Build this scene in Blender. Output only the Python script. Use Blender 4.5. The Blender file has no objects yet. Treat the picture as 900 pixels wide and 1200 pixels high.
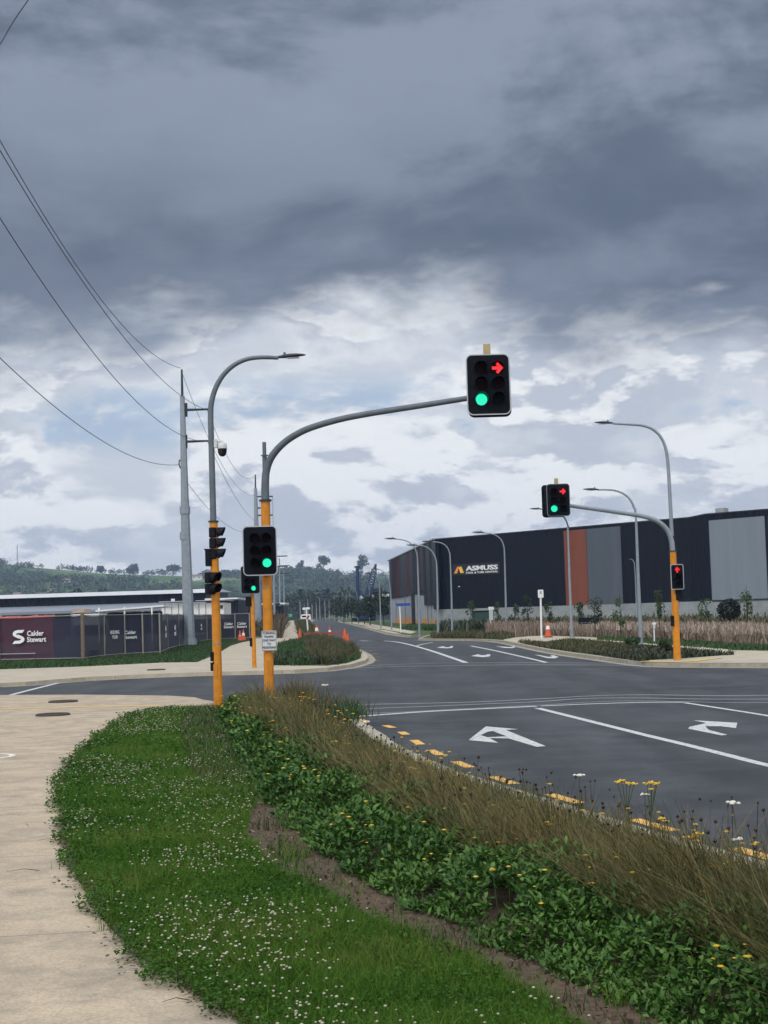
import bpy, math, random
import numpy as np
from mathutils import Vector, Matrix, noise as mnoise
random.seed(7); RNG = np.random.default_rng(11)
R = math.radians
SC = bpy.context.scene
COL = SC.collection

# ------------------------------------------------------------------ camera
FP, TH, RO, EYE = 1800.0, R(3.78), R(1.75), 1.85
_R = Vector((1, 0, 0)); _U = Vector((0, -math.sin(TH), math.cos(TH))); _D = Vector((0, math.cos(TH), math.sin(TH)))
CR = _R*math.cos(RO) - _U*math.sin(RO); CU = _U*math.cos(RO) + _R*math.sin(RO)
cd = bpy.data.cameras.new('camera'); cam = bpy.data.objects.new('camera', cd); COL.objects.link(cam)
cd.sensor_fit = 'VERTICAL'; cd.sensor_height = 24; cd.lens = 24*FP/1200
cd.clip_start = 0.1; cd.clip_end = 12000
m = Matrix.Identity(4)
for i in range(3):
    m[i][0], m[i][1], m[i][2] = CR[i], CU[i], -_D[i]
m[2][3] = EYE
cam.matrix_world = m
SC.camera = cam

def ray(x, y): return _D + CR*((x-450)/FP) + CU*((600-y)/FP)
def G(x, y, z=0.0):
    r = ray(x, y); t = (z-EYE)/r.z
    return Vector((r.x*t, r.y*t, z))
def A(x, y, Y):
    r = ray(x, y); t = Y/r.y
    return Vector((r.x*t, Y, EYE + r.z*t))
def on_plane(x, y, p0, p1):             # survey point on the vertical plane through p0, p1
    r = ray(x, y); d = Vector((p1[0]-p0[0], p1[1]-p0[1])); n = Vector((-d.y, d.x))
    t = (n.x*p0[0]+n.y*p0[1])/(n.x*r.x+n.y*r.y)
    return Vector((r.x*t, r.y*t, EYE+r.z*t))
KZ = 0.12

# ------------------------------------------------------------------ materials
MATS = {}
def base_mat(name):
    mt = bpy.data.materials.new(name); mt.use_nodes = True
    nt = mt.node_tree; b = nt.nodes['Principled BSDF']
    return mt, nt, b
def N(nt, t, **kw):
    n = nt.nodes.new(t)
    for k, v in kw.items(): setattr(n, k, v)
    return n
def L(nt, a, b): nt.links.new(a, b)
def plain(name, col, rough=0.6, metal=0.0, var=0.12, scale=3.0, bump=0.0, spec=0.4):
    if name in MATS: return MATS[name]
    mt, nt, b = base_mat(name)
    b.inputs['Roughness'].default_value = rough; b.inputs['Metallic'].default_value = metal
    b.inputs['Specular IOR Level'].default_value = spec
    tc = N(nt, 'ShaderNodeTexCoord'); nz = N(nt, 'ShaderNodeTexNoise'); nz.inputs['Scale'].default_value = scale
    nz.inputs['Detail'].default_value = 6; nz.inputs['Roughness'].default_value = 0.65
    L(nt, tc.outputs['Object'], nz.inputs['Vector'])
    mx = N(nt, 'ShaderNodeMix', data_type='RGBA')
    mx.inputs[6].default_value = [c*(1-var) for c in col]+[1]; mx.inputs[7].default_value = [min(1, c*(1+var)) for c in col]+[1]
    mr = N(nt, 'ShaderNodeMapRange'); mr.inputs[1].default_value = .3; mr.inputs[2].default_value = .7
    L(nt, nz.outputs['Fac'], mr.inputs[0]); L(nt, mr.outputs[0], mx.inputs[0]); L(nt, mx.outputs[2], b.inputs['Base Color'])
    if bump:
        bp = N(nt, 'ShaderNodeBump'); bp.inputs['Strength'].default_value = bump; bp.inputs['Distance'].default_value = .01
        L(nt, nz.outputs['Fac'], bp.inputs['Height']); L(nt, bp.outputs[0], b.inputs['Normal'])
    MATS[name] = mt; return mt
def emis(name, col, s, base=(.02, .02, .02)):
    if name in MATS: return MATS[name]
    mt, nt, b = base_mat(name)
    b.inputs['Base Color'].default_value = [*base, 1]; b.inputs['Roughness'].default_value = .3
    # small LED dots: a fine pattern breaks the glow up
    tc = N(nt, 'ShaderNodeTexCoord'); v = N(nt, 'ShaderNodeTexVoronoi'); v.inputs['Scale'].default_value = 60
    L(nt, tc.outputs['Object'], v.inputs['Vector'])
    mr = N(nt, 'ShaderNodeMapRange'); mr.inputs[2].default_value = .6; mr.inputs[3].default_value = s*1.15; mr.inputs[4].default_value = s*.8
    L(nt, v.outputs['Distance'], mr.inputs[0]); L(nt, mr.outputs[0], b.inputs['Emission Strength'])
    b.inputs['Emission Color'].default_value = [*col, 1]
    MATS[name] = mt; return mt
def leafy(name, cols, rough=.5, trans=.25, patch=.25, spec=.35):
    """per-leaf colour variation (random per island) and slow patches"""
    if name in MATS: return MATS[name]
    mt, nt, b = base_mat(name)
    g = N(nt, 'ShaderNodeNewGeometry'); cr = N(nt, 'ShaderNodeValToRGB')
    el = cr.color_ramp.elements
    while len(el) < len(cols): el.new(.5)
    for i, c in enumerate(cols):
        el[i].position = i/max(1, len(cols)-1); el[i].color = [*c, 1]
    tc = N(nt, 'ShaderNodeTexCoord'); nz = N(nt, 'ShaderNodeTexNoise'); nz.inputs['Scale'].default_value = .8; nz.inputs['Detail'].default_value = 4
    L(nt, tc.outputs['Object'], nz.inputs['Vector'])
    ad = N(nt, 'ShaderNodeMath', operation='MULTIPLY_ADD'); ad.inputs[1].default_value = 1-patch
    mr = N(nt, 'ShaderNodeMapRange'); mr.inputs[1].default_value = .3; mr.inputs[2].default_value = .7; mr.inputs[4].default_value = patch
    L(nt, nz.outputs['Fac'], mr.inputs[0]); L(nt, g.outputs['Random Per Island'], ad.inputs[0]); L(nt, mr.outputs[0], ad.inputs[2])
    L(nt, ad.outputs[0], cr.inputs[0]); L(nt, cr.outputs[0], b.inputs['Base Color'])
    b.inputs['Roughness'].default_value = rough; b.inputs['Specular IOR Level'].default_value = spec
    if trans:
        tr = N(nt, 'ShaderNodeBsdfTranslucent'); ms = N(nt, 'ShaderNodeMixShader'); ms.inputs[0].default_value = trans
        L(nt, cr.outputs[0], tr.inputs['Color']); L(nt, b.outputs[0], ms.inputs[1]); L(nt, tr.outputs[0], ms.inputs[2])
        L(nt, ms.outputs[0], nt.nodes['Material Output'].inputs['Surface'])
    MATS[name] = mt; return mt
def ground_mat(name, c1, c2, c3, s1=.25, s2=4.0, s3=60.0, rough=.9, bump=.3, joints=None, spec=.3, tracks=None):
    """three octaves of real patchiness: stains, mottling and grain; optional saw-cut joints across the path"""
    if name in MATS: return MATS[name]
    mt, nt, b = base_mat(name)
    tc = N(nt, 'ShaderNodeTexCoord')
    def nz(s, d=5, r=.6):
        n = N(nt, 'ShaderNodeTexNoise'); n.inputs['Scale'].default_value = s; n.inputs['Detail'].default_value = d; n.inputs['Roughness'].default_value = r
        L(nt, tc.outputs['Object'], n.inputs['Vector']); return n
    a, c, d = nz(s1, 4), nz(s2, 8, .7), nz(s3, 3, .6)
    def mr(n, lo, hi):
        q = N(nt, 'ShaderNodeMapRange'); q.inputs[1].default_value = lo; q.inputs[2].default_value = hi
        L(nt, n.outputs['Fac'], q.inputs[0]); return q
    m1 = N(nt, 'ShaderNodeMix', data_type='RGBA'); m1.inputs[6].default_value = [*c1, 1]; m1.inputs[7].default_value = [*c2, 1]
    L(nt, mr(a, .35, .65).outputs[0], m1.inputs[0])
    m2 = N(nt, 'ShaderNodeMix', data_type='RGBA'); m2.inputs[7].default_value = [*c3, 1]
    L(nt, m1.outputs[2], m2.inputs[6])
    q = mr(c, .43, .72); L(nt, q.outputs[0], m2.inputs[0])
    m3 = N(nt, 'ShaderNodeMix', data_type='RGBA', blend_type='MULTIPLY'); m3.inputs[0].default_value = 1
    L(nt, m2.outputs[2], m3.inputs[6])
    g = N(nt, 'ShaderNodeMapRange'); g.inputs[1].default_value = .25; g.inputs[2].default_value = .75; g.inputs[3].default_value = .72; g.inputs[4].default_value = 1.25
    L(nt, d.outputs['Fac'], g.inputs[0]); cc = N(nt, 'ShaderNodeCombineColor')
    for i in range(3): L(nt, g.outputs[0], cc.inputs[i])
    L(nt, cc.outputs[0], m3.inputs[7]); out = m3.outputs[2]
    if tracks:      # tyre-polished and oil-darkened lanes, long along the road
        mp = N(nt, 'ShaderNodeMapping'); mp.inputs['Rotation'].default_value = (0, 0, tracks[0]); mp.inputs['Scale'].default_value = (tracks[1], tracks[2], 1)
        L(nt, tc.outputs['Object'], mp.inputs['Vector']); tn = N(nt, 'ShaderNodeTexNoise'); tn.inputs['Scale'].default_value = 1.0; tn.inputs['Detail'].default_value = 5; L(nt, mp.outputs[0], tn.inputs['Vector'])
        tr = N(nt, 'ShaderNodeMapRange'); tr.inputs[1].default_value = .32; tr.inputs[2].default_value = .68; tr.inputs[3].default_value = .74; tr.inputs[4].default_value = 1.22; L(nt, tn.outputs['Fac'], tr.inputs[0])
        tm = N(nt, 'ShaderNodeVectorMath', operation='SCALE'); L(nt, out, tm.inputs[0]); L(nt, tr.outputs[0], tm.inputs['Scale']); out = tm.outputs[0]
    if joints:
        ang, per, off = joints
        sp = N(nt, 'ShaderNodeSeparateXYZ'); L(nt, tc.outputs['Object'], sp.inputs[0])
        ma = N(nt, 'ShaderNodeMath', operation='MULTIPLY'); ma.inputs[1].default_value = math.sin(ang); L(nt, sp.outputs[0], ma.inputs[0])
        mb = N(nt, 'ShaderNodeMath', operation='MULTIPLY_ADD'); mb.inputs[1].default_value = math.cos(ang); L(nt, sp.outputs[1], mb.inputs[0]); L(nt, ma.outputs[0], mb.inputs[2])
        mo = N(nt, 'ShaderNodeMath', operation='ADD'); mo.inputs[1].default_value = off+1000*per; L(nt, mb.outputs[0], mo.inputs[0])
        md = N(nt, 'ShaderNodeMath', operation='MODULO'); md.inputs[1].default_value = per; L(nt, mo.outputs[0], md.inputs[0])
        lt = N(nt, 'ShaderNodeMath', operation='LESS_THAN'); lt.inputs[1].default_value = .014; L(nt, md.outputs[0], lt.inputs[0])
        m4 = N(nt, 'ShaderNodeMix', data_type='RGBA'); m4.inputs[7].default_value = [*(x*.38 for x in c1), 1]
        L(nt, lt.outputs[0], m4.inputs[0]); L(nt, out, m4.inputs[6]); out = m4.outputs[2]
    L(nt, out, b.inputs['Base Color']); b.inputs['Roughness'].default_value = rough; b.inputs['Specular IOR Level'].default_value = spec
    bp = N(nt, 'ShaderNodeBump'); bp.inputs['Strength'].default_value = bump; bp.inputs['Distance'].default_value = .006
    L(nt, d.outputs['Fac'], bp.inputs['Height']); L(nt, bp.outputs[0], b.inputs['Normal'])
    MATS[name] = mt; return mt
def paint_mat(name, col, under, wear=.5):
    if name in MATS: return MATS[name]
    mt, nt, b = base_mat(name)
    tc = N(nt, 'ShaderNodeTexCoord'); n = N(nt, 'ShaderNodeTexNoise'); n.inputs['Scale'].default_value = 14; n.inputs['Detail'].default_value = 8; n.inputs['Roughness'].default_value = .75
    L(nt, tc.outputs['Object'], n.inputs['Vector'])
    q = N(nt, 'ShaderNodeMapRange'); q.inputs[1].default_value = wear; q.inputs[2].default_value = wear+.16
    L(nt, n.outputs['Fac'], q.inputs[0]); m1 = N(nt, 'ShaderNodeMix', data_type='RGBA')
    m1.inputs[6].default_value = [*col, 1]; m1.inputs[7].default_value = [*under, 1]
    L(nt, q.outputs[0], m1.inputs[0]); L(nt, m1.outputs[2], b.inputs['Base Color']); b.inputs['Roughness'].default_value = .7
    MATS[name] = mt; return mt
def ribbed(name, col, per=.3, ang=0.0, depth=.5, rough=.45):
    """profiled steel cladding: ribs run vertically, spaced along direction ang on plan"""
    if name in MATS: return MATS[name]
    mt, nt, b = base_mat(name); b.inputs['Roughness'].default_value = rough; b.inputs['Specular IOR Level'].default_value = .12
    tc = N(nt, 'ShaderNodeTexCoord'); sp = N(nt, 'ShaderNodeSeparateXYZ'); L(nt, tc.outputs['Object'], sp.inputs[0])
    ma = N(nt, 'ShaderNodeMath', operation='MULTIPLY'); ma.inputs[1].default_value = math.cos(ang); L(nt, sp.outputs[0], ma.inputs[0])
    mb = N(nt, 'ShaderNodeMath', operation='MULTIPLY_ADD'); mb.inputs[1].default_value = math.sin(ang); L(nt, sp.outputs[1], mb.inputs[0]); L(nt, ma.outputs[0], mb.inputs[2])
    sc = N(nt, 'ShaderNodeMath', operation='MULTIPLY'); sc.inputs[1].default_value = 2*math.pi/per; L(nt, mb.outputs[0], sc.inputs[0])
    sn = N(nt, 'ShaderNodeMath', operation='SINE'); L(nt, sc.outputs[0], sn.inputs[0])
    bp = N(nt, 'ShaderNodeBump'); bp.inputs['Strength'].default_value = depth; bp.inputs['Distance'].default_value = .05
    L(nt, sn.outputs[0], bp.inputs['Height']); L(nt, bp.outputs[0], b.inputs['Normal'])
    # sheet to sheet and weather variation
    cx = N(nt, 'ShaderNodeCombineXYZ'); L(nt, mb.outputs[0], cx.inputs[0]); 
    zz = N(nt, 'ShaderNodeMath', operation='MULTIPLY'); zz.inputs[1].default_value = .08; L(nt, sp.outputs[2], zz.inputs[0]); L(nt, zz.outputs[0], cx.inputs[2])
    n = N(nt, 'ShaderNodeTexNoise'); n.inputs['Scale'].default_value = .9; n.inputs['Detail'].default_value = 5; L(nt, cx.outputs[0], n.inputs['Vector'])
    m1 = N(nt, 'ShaderNodeMix', data_type='RGBA'); m1.inputs[6].default_value = [*(c*.82 for c in col), 1]; m1.inputs[7].default_value = [*(c*1.2 for c in col), 1]
    L(nt, n.outputs['Fac'], m1.inputs[0]); L(nt, m1.outputs[2], b.inputs['Base Color'])
    MATS[name] = mt; return mt

ASPHALT_C = (.036, .041, .05)
M_asphalt = ground_mat('asphalt', (.027, .032, .040), (.050, .056, .066), (.068, .074, .083), .22, .9, 45, rough=.8, bump=.9, tracks=(R(10), .85, .045))
M_path = ground_mat('path_concrete', (.465, .38, .28), (.385, .32, .24), (.245, .215, .175), 1.0, 2.6, 70, rough=.92, bump=.35, joints=(R(-8), 3.0, .1))
M_conc = ground_mat('far_concrete', (.45, .40, .315), (.40, .355, .285), (.32, .285, .23), .3, 1.5, 40, rough=.92, bump=.2, joints=(R(30), 3.0, .4))
M_kerb = ground_mat('kerb_concrete', (.40, .37, .30), (.33, .305, .25), (.24, .22, .18), .8, 4, 60, rough=.92)
M_soil = ground_mat('soil', (.082, .056, .038), (.055, .039, .028), (.135, .10, .07), 2.5, 18, 90, rough=1, bump=1.0)
M_turf = ground_mat('turf_soil', (.02, .05, .012), (.03, .065, .016), (.05, .06, .022), .8, 9, 70, rough=1, bump=.8)
M_farturf = ground_mat('far_turf', (.03, .075, .018), (.045, .09, .025), (.075, .085, .035), .15, 1.5, 20, rough=1, bump=.8)
M_gravel = ground_mat('site_gravel', (.2, .19, .17), (.16, .15, .13), (.1, .1, .07), .1, .8, 20, rough=1)
M_white = paint_mat('white_marking', (.52, .54, .54), (.10, .11, .12), .50)
M_thin = paint_mat('worn_white_marking', (.42, .44, .45), ASPHALT_C, .55)
M_yellow = paint_mat('yellow_marking', (.66, .38, .09), ASPHALT_C, .58)
M_tactile = paint_mat('yellow_tactile', (.55, .38, .12), (.42, .37, .29), .52)
M_green = paint_mat('green_marking', (.25, .38, .27), (.4, .36, .29), .5)
M_orange = plain('orange_paint', (.58, .215, .010), .5, 0, .22, 7)
M_steel = plain('galvanised_steel', (.115, .14, .165), .5, .25, .18, 4)
M_steel2 = plain('pale_steel', (.25, .285, .325), .5, .25, .15, 4)
M_dark = plain('dark_steel', (.03, .035, .042), .5, .3, .2, 4)
M_black = plain('black_plastic', (.006, .008, .013), .55, 0, .2, 6, spec=.12)
M_board = plain('board_black', (.005, .007, .012), .65, 0, .2, 3, spec=.1)
M_border = plain('reflective_border', (.42, .44, .46), .4, 0, .05)
M_borderdim = plain('dull_border', (.16, .18, .20), .4, 0, .05)
M_cam = plain('camera_white', (.55, .57, .58), .4)
M_glass = plain('dark_dome', (.008, .009, .016), .08, 0, .05, spec=.6)
M_off_red = plain('red_lens_off', (.010, .003, .004), .6, spec=.06)
M_off_amb = plain('amber_lens_off', (.012, .004, .004), .6, spec=.06)
M_off_grn = plain('green_lens_off', (.003, .006, .007), .6, spec=.06)
M_grn = emis('green_lit', (.004, 1.0, .56), 1.1)
M_red = emis('red_lit', (1.0, .012, .02), 1.15)
M_wht = plain('white_paint', (.72, .73, .74), .5, 0, .06)
M_txt = plain('black_lettering', (.02, .03, .03), .6)
M_txtw = plain('white_lettering', (.78, .78, .8), .5)
M_wire = plain('wire_black', (.02, .022, .026), .6)
M_wire2 = plain('wire_grey', (.16, .18, .2), .6)
M_wood = plain('timber', (.16, .125, .095), .9, 0, .3, 6)
M_bark = plain('bark', (.055, .045, .036), .9, 0, .3, 8)
M_paletrunk = plain('pale_bark', (.26, .26, .25), .9, 0, .2, 2)
M_cone = plain('cone_orange', (.58, .09, .03), .6, 0, .1)
M_blue = plain('sign_blue', (.02, .06, .33), .4)
M_rigblue = plain('rig_blue', (.014, .04, .11), .6, spec=.2)
M_iron = plain('cast_iron', (.06, .052, .045), .7, .3, .3, 20)

# ------------------------------------------------------------------ mesh builder
class MB:
    def __init__(s): s.v = []; s.f = []; s.sm = []; s.M = None
    def add(s, vs, fs, smooth=False):
        o = len(s.v)
        if s.M is not None: vs = [s.M @ Vector(p) for p in vs]
        s.v += [tuple(p) for p in vs]; s.f += [tuple(i+o for i in f) for f in fs]; s.sm += [smooth]*len(fs)
    def box(s, c, d, rz=0.0, bev=0.0):
        x, y, z = d[0]/2, d[1]/2, d[2]/2; c = Vector(c)
        if bev > 0:
            b = min(bev, x*.9, y*.9, z*.9); pts = []
            for (sx, sy) in ((-1, -1), (1, -1), (1, 1), (-1, 1)): pass
            ring = lambda ix, iy, zz: [(-x+ix, -y+iy+0, zz), (x-ix, -y+iy, zz), (x-ix, y-iy, zz), (-x+ix, y-iy, zz)]
            def oct(i, zz): return [(-x+b+i, -y+i, zz), (x-b-i, -y+i, zz), (x-i, -y+b+i, zz), (x-i, y-b-i, zz), (x-b-i, y-i, zz), (-x+b+i, y-i, zz), (-x+i, y-b-i, zz), (-x+i, -y+b+i, zz)]
            rings = [oct(b*.5, -z), oct(0, -z+b*.5), oct(0, z-b*.5), oct(b*.5, z)]
            vs = [p for r in rings for p in r]; fs = [tuple(range(7, -1, -1)), tuple(range(24, 32))]
            for k in range(3):
                for i in range(8):
                    j = (i+1) % 8; fs.append((k*8+i, k*8+j, k*8+8+j, k*8+8+i))
        else:
            vs = [(-x, -y, -z), (x, -y, -z), (x, y, -z), (-x, y, -z), (-x, -y, z), (x, -y, z), (x, y, z), (-x, y, z)]
            fs = [(3, 2, 1, 0), (4, 5, 6, 7), (0, 1, 5, 4), (1, 2, 6, 5), (2, 3, 7, 6), (3, 0, 4, 7)]
        ca, sa = math.cos(rz), math.sin(rz)
        s.add([c+Vector((p[0]*ca-p[1]*sa, p[0]*sa+p[1]*ca, p[2])) for p in vs], fs)
    def tube(s, pts, rad, n=12, caps=True, smooth=True):
        pts = [Vector(p) for p in pts]
        if not isinstance(rad, (list, tuple)): rad = [rad]*len(pts)
        vs = []; prev = None
        for i, p in enumerate(pts):
            t = (pts[min(i+1, len(pts)-1)]-pts[max(i-1, 0)]).normalized()
            if prev is None:
                a = Vector((1, 0, 0)) if abs(t.x) < .9 else Vector((0, 1, 0)); u = t.cross(a).normalized()
            else:
                u = (prev - t*prev.dot(t)).normalized()
            prev = u; w = t.cross(u)
            for k in range(n):
                an = 2*math.pi*k/n; vs.append(p+(u*math.cos(an)+w*math.sin(an))*rad[i])
        fs = [(i*n+k, i*n+(k+1) % n, (i+1)*n+(k+1) % n, (i+1)*n+k) for i in range(len(pts)-1) for k in range(n)]
        s.add(vs, fs, smooth)
        if caps:
            e = (len(pts)-1)*n
            s.add(vs[:n], [tuple(range(n-1, -1, -1))]); s.add(vs[e:], [tuple(range(n))])
    def prism(s, poly, z0, z1):
        n = len(poly)
        vs = [(p[0], p[1], z0) for p in poly]+[(p[0], p[1], z1) for p in poly]
        s.add(vs, [tuple(range(n-1, -1, -1)), tuple(range(n, 2*n))]+[(i, (i+1) % n, n+(i+1) % n, n+i) for i in range(n)])
    def plate(s, outline, y0, y1):          # outline in local x,z ; extruded along y
        n = len(outline)
        vs = [(p[0], y0, p[1]) for p in outline]+[(p[0], y1, p[1]) for p in outline]
        s.add(vs, [tuple(range(n)), tuple(range(2*n-1, n-1, -1))]+[((i+1) % n, i, n+i, n+(i+1) % n) for i in range(n)])
    def ellipsoid(s, c, r, n=12, k=8, rough=0.0):
        vs = [(0, 0, -1)]; fs = []
        for i in range(1, k):
            a = -math.pi/2+math.pi*i/k
            for j in range(n):
                b = 2*math.pi*j/n; vs.append((math.cos(a)*math.cos(b), math.cos(a)*math.sin(b), math.sin(a)))
        vs.append((0, 0, 1)); T = len(vs)-1
        for j in range(n): fs.append((0, 1+(j+1) % n, 1+j)); fs.append((T, 1+(k-2)*n+j, 1+(k-2)*n+(j+1) % n))
        for i in range(k-2):
            for j in range(n):
                a = 1+i*n+j; b = 1+i*n+(j+1) % n; fs.append((a, b, b+n, a+n))
        out = []
        for p in vs:
            q = 1+rough*random.uniform(-1, 1); out.append((c[0]+p[0]*r[0]*q, c[1]+p[1]*r[1]*q, c[2]+p[2]*r[2]*q))
        s.add(out, fs, True)
    def build(s, name, mat, parent=None, org=None):
        me = bpy.data.meshes.new(name)
        if org is None: org = wloc(parent) if parent else Vector((0, 0, 0))
        me.from_pydata([(p[0]-org[0], p[1]-org[1], p[2]-org[2]) for p in s.v], [], s.f); me.update()
        me.polygons.foreach_set('use_smooth', s.sm)
        me.materials.append(mat)
        o = bpy.data.objects.new(name, me); COL.objects.link(o)
        if parent: o.parent = parent
        return o
def wloc(o):
    v = Vector((0, 0, 0))
    while o is not None: v += o.location; o = o.parent
    return v
def np_mesh(name, V, F, mat, parent=None, smooth=False):
    """V (n,3), F (m,k) with k = 3 or 4 or a list of such arrays"""
    me = bpy.data.meshes.new(name); Fs = F if isinstance(F, list) else [F]
    nl = sum(f.size for f in Fs); npg = sum(len(f) for f in Fs)
    org = wloc(parent) if parent else Vector((0, 0, 0)); V = V-np.array(org)[None]
    me.vertices.add(len(V)); me.vertices.foreach_set('co', V.astype(np.float32).ravel())
    me.loops.add(nl); me.loops.foreach_set('vertex_index', np.concatenate([f.ravel() for f in Fs]).astype(np.int32))
    st = []; c = 0
    for f in Fs:
        st.append(c+np.arange(len(f))*f.shape[1]); c += f.size
    me.polygons.add(npg); me.polygons.foreach_set('loop_start', np.concatenate(st).astype(np.int32))
    if smooth: me.polygons.foreach_set('use_smooth', np.ones(npg, bool))
    me.update(calc_edges=True); me.validate()
    me.materials.append(mat)
    o = bpy.data.objects.new(name, me); COL.objects.link(o)
    if parent: o.parent = parent
    return o
def tag(o, label=None, cat=None, group=None, kind=None):
    if label: o['label'] = label
    if cat: o['category'] = cat
    if group: o['group'] = group
    if kind: o['kind'] = kind
    return o
def empty(name, loc, label, cat, group=None, kind=None):
    o = bpy.data.objects.new(name, None); COL.objects.link(o); o.location = loc; o.empty_display_size = .3
    return tag(o, label, cat, group, kind)
def copy_tree(o, parent=None):
    c = o.copy(); COL.objects.link(c); c.parent = parent
    for ch in [x for x in o.children]: copy_tree(ch, c)
    return c
def text(s, loc, size, mat, parent, yaw=0.0, pitch=90, align='CENTER', bold=.0, ext=.004, sx=1.0, shear=0.0, name='lettering', width=None):
    """lettering as real mesh; width stretches the line to a measured length"""
    cu = bpy.data.curves.new(name, 'FONT'); cu.body = s; cu.size = size; cu.align_x = align; cu.align_y = 'CENTER'
    cu.offset = bold*size; cu.extrude = ext; cu.shear = shear; cu.resolution_u = 3
    tmp = bpy.data.objects.new('tmp_text', cu); COL.objects.link(tmp)
    dg = bpy.context.evaluated_depsgraph_get(); me = bpy.data.meshes.new_from_object(tmp.evaluated_get(dg))
    bpy.data.objects.remove(tmp); bpy.data.curves.remove(cu); me.name = name
    me.materials.clear(); me.materials.append(mat)
    if width:
        xs = [v.co.x for v in me.vertices]; sx = width/max(.01, max(xs)-min(xs))
    me.transform(Matrix.Translation(Vector(loc)-wloc(parent)) @ Matrix.Rotation(yaw, 4, 'Z') @ Matrix.Rotation(R(pitch), 4, 'X') @ Matrix.Diagonal((sx, 1, 1, 1)))
    o = bpy.data.objects.new(name, me); COL.objects.link(o); o.parent = parent
    return o
def sheet(name, pts, z, mat, parent=None, kind=None):
    """flat polygon; triangulated by blender, subdivision is not needed"""
    mb = MB(); mb.add([(p[0], p[1], z) for p in ccw(pts)], [tuple(range(len(pts)))])
    o = mb.build(name, mat, parent)
    if kind: o['kind'] = kind
    return o
def ccw(p):
    a = sum(p[i][0]*p[(i+1) % len(p)][1]-p[(i+1) % len(p)][0]*p[i][1] for i in range(len(p)))
    return list(p) if a > 0 else list(p)[::-1]
def inset(pts, d):
    p = ccw(pts); n = len(p); out = []
    for i in range(n):
        a, b, c = Vector(p[i-1][:2]), Vector(p[i][:2]), Vector(p[(i+1) % n][:2])
        e1 = (b-a).normalized(); e2 = (c-b).normalized()
        n1 = Vector((-e1.y, e1.x)); n2 = Vector((-e2.y, e2.x)); nn = n1+n2
        if nn.length < 1e-4: nn = n1
        nn.normalize(); k = min(2.0, 1/max(.3, nn.dot(n1)))
        q = b+nn*d*k; out.append((q.x, q.y))
    return out
def smooth_line(pts, per=6):
    """Catmull-Rom through pts"""
    P = [Vector(p) for p in pts]; P = [P[0]*2-P[1]]+P+[P[-1]*2-P[-2]]; out = []
    for i in range(1, len(P)-2):
        for k in range(per):
            t = k/per; a, b, c, d = P[i-1:i+3]
            out.append(.5*((2*b)+(c-a)*t+(2*a-5*b+4*c-d)*t*t+(3*b-a-3*c+d)*t**3))
    out.append(P[-2]); return out
def line_poly(pts, w):
    pts = [Vector((p[0], p[1])) for p in pts]; l = []; r = []
    for i, p in enumerate(pts):
        t = (pts[min(i+1, len(pts)-1)]-pts[max(i-1, 0)]).normalized(); n = Vector((-t.y, t.x))*w/2
        l.append(p+n); r.append(p-n)
    return l, r
def stripe(name, pts, w, z, mat, parent=None):
    l, r = line_poly(pts, w); n = len(l); mb = MB()
    mb.add([(p.x, p.y, z) for p in l]+[(p.x, p.y, z) for p in r], [(i, n+i, n+i+1, i+1) for i in range(n-1)])
    return mb.build(name, mat, parent)
def GP(lst, z=0.0): return [G(x, y, z) for x, y in lst]
def in_poly(X, Y, poly):
    inside = np.zeros(len(X), bool); n = len(poly); j = n-1
    for i in range(n):
        xi, yi, xj, yj = poly[i][0], poly[i][1], poly[j][0], poly[j][1]
        c = ((yi > Y) != (yj > Y)) & (X < (xj-xi)*(Y-yi)/(yj-yi+1e-12)+xi); inside ^= c; j = i
    return inside
def scatter(poly, dens, cap=400000):
    """random points in a plan polygon, dens(x, y) per square metre"""
    xs = [p[0] for p in poly]; ys = [p[1] for p in poly]; x0, x1, y0, y1 = min(xs), max(xs), min(ys), max(ys)
    out = []; rows = np.linspace(y0, y1, max(2, int((y1-y0)/1.0)+2))
    for a, b in zip(rows[:-1], rows[1:]):
        g = np.linspace(x0, x1, 12); dm = float(np.max(dens(g, np.full(12, (a+b)/2))))*1.15+1e-9
        n = RNG.poisson(dm*(x1-x0)*(b-a)); X = RNG.uniform(x0, x1, n); Y = RNG.uniform(a, b, n)
        k = in_poly(X, Y, poly) & (RNG.uniform(0, dm, n) < dens(X, Y)); out.append(np.stack([X[k], Y[k]], 1))
    P = np.concatenate(out)
    if len(P) > cap: P = P[RNG.permutation(len(P))[:cap]]
    return P
def vnoise(X, Y, s, seed=0.0):
    return np.array([mnoise.noise((x*s+seed, y*s-seed, seed)) for x, y in zip(X, Y)])

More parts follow.
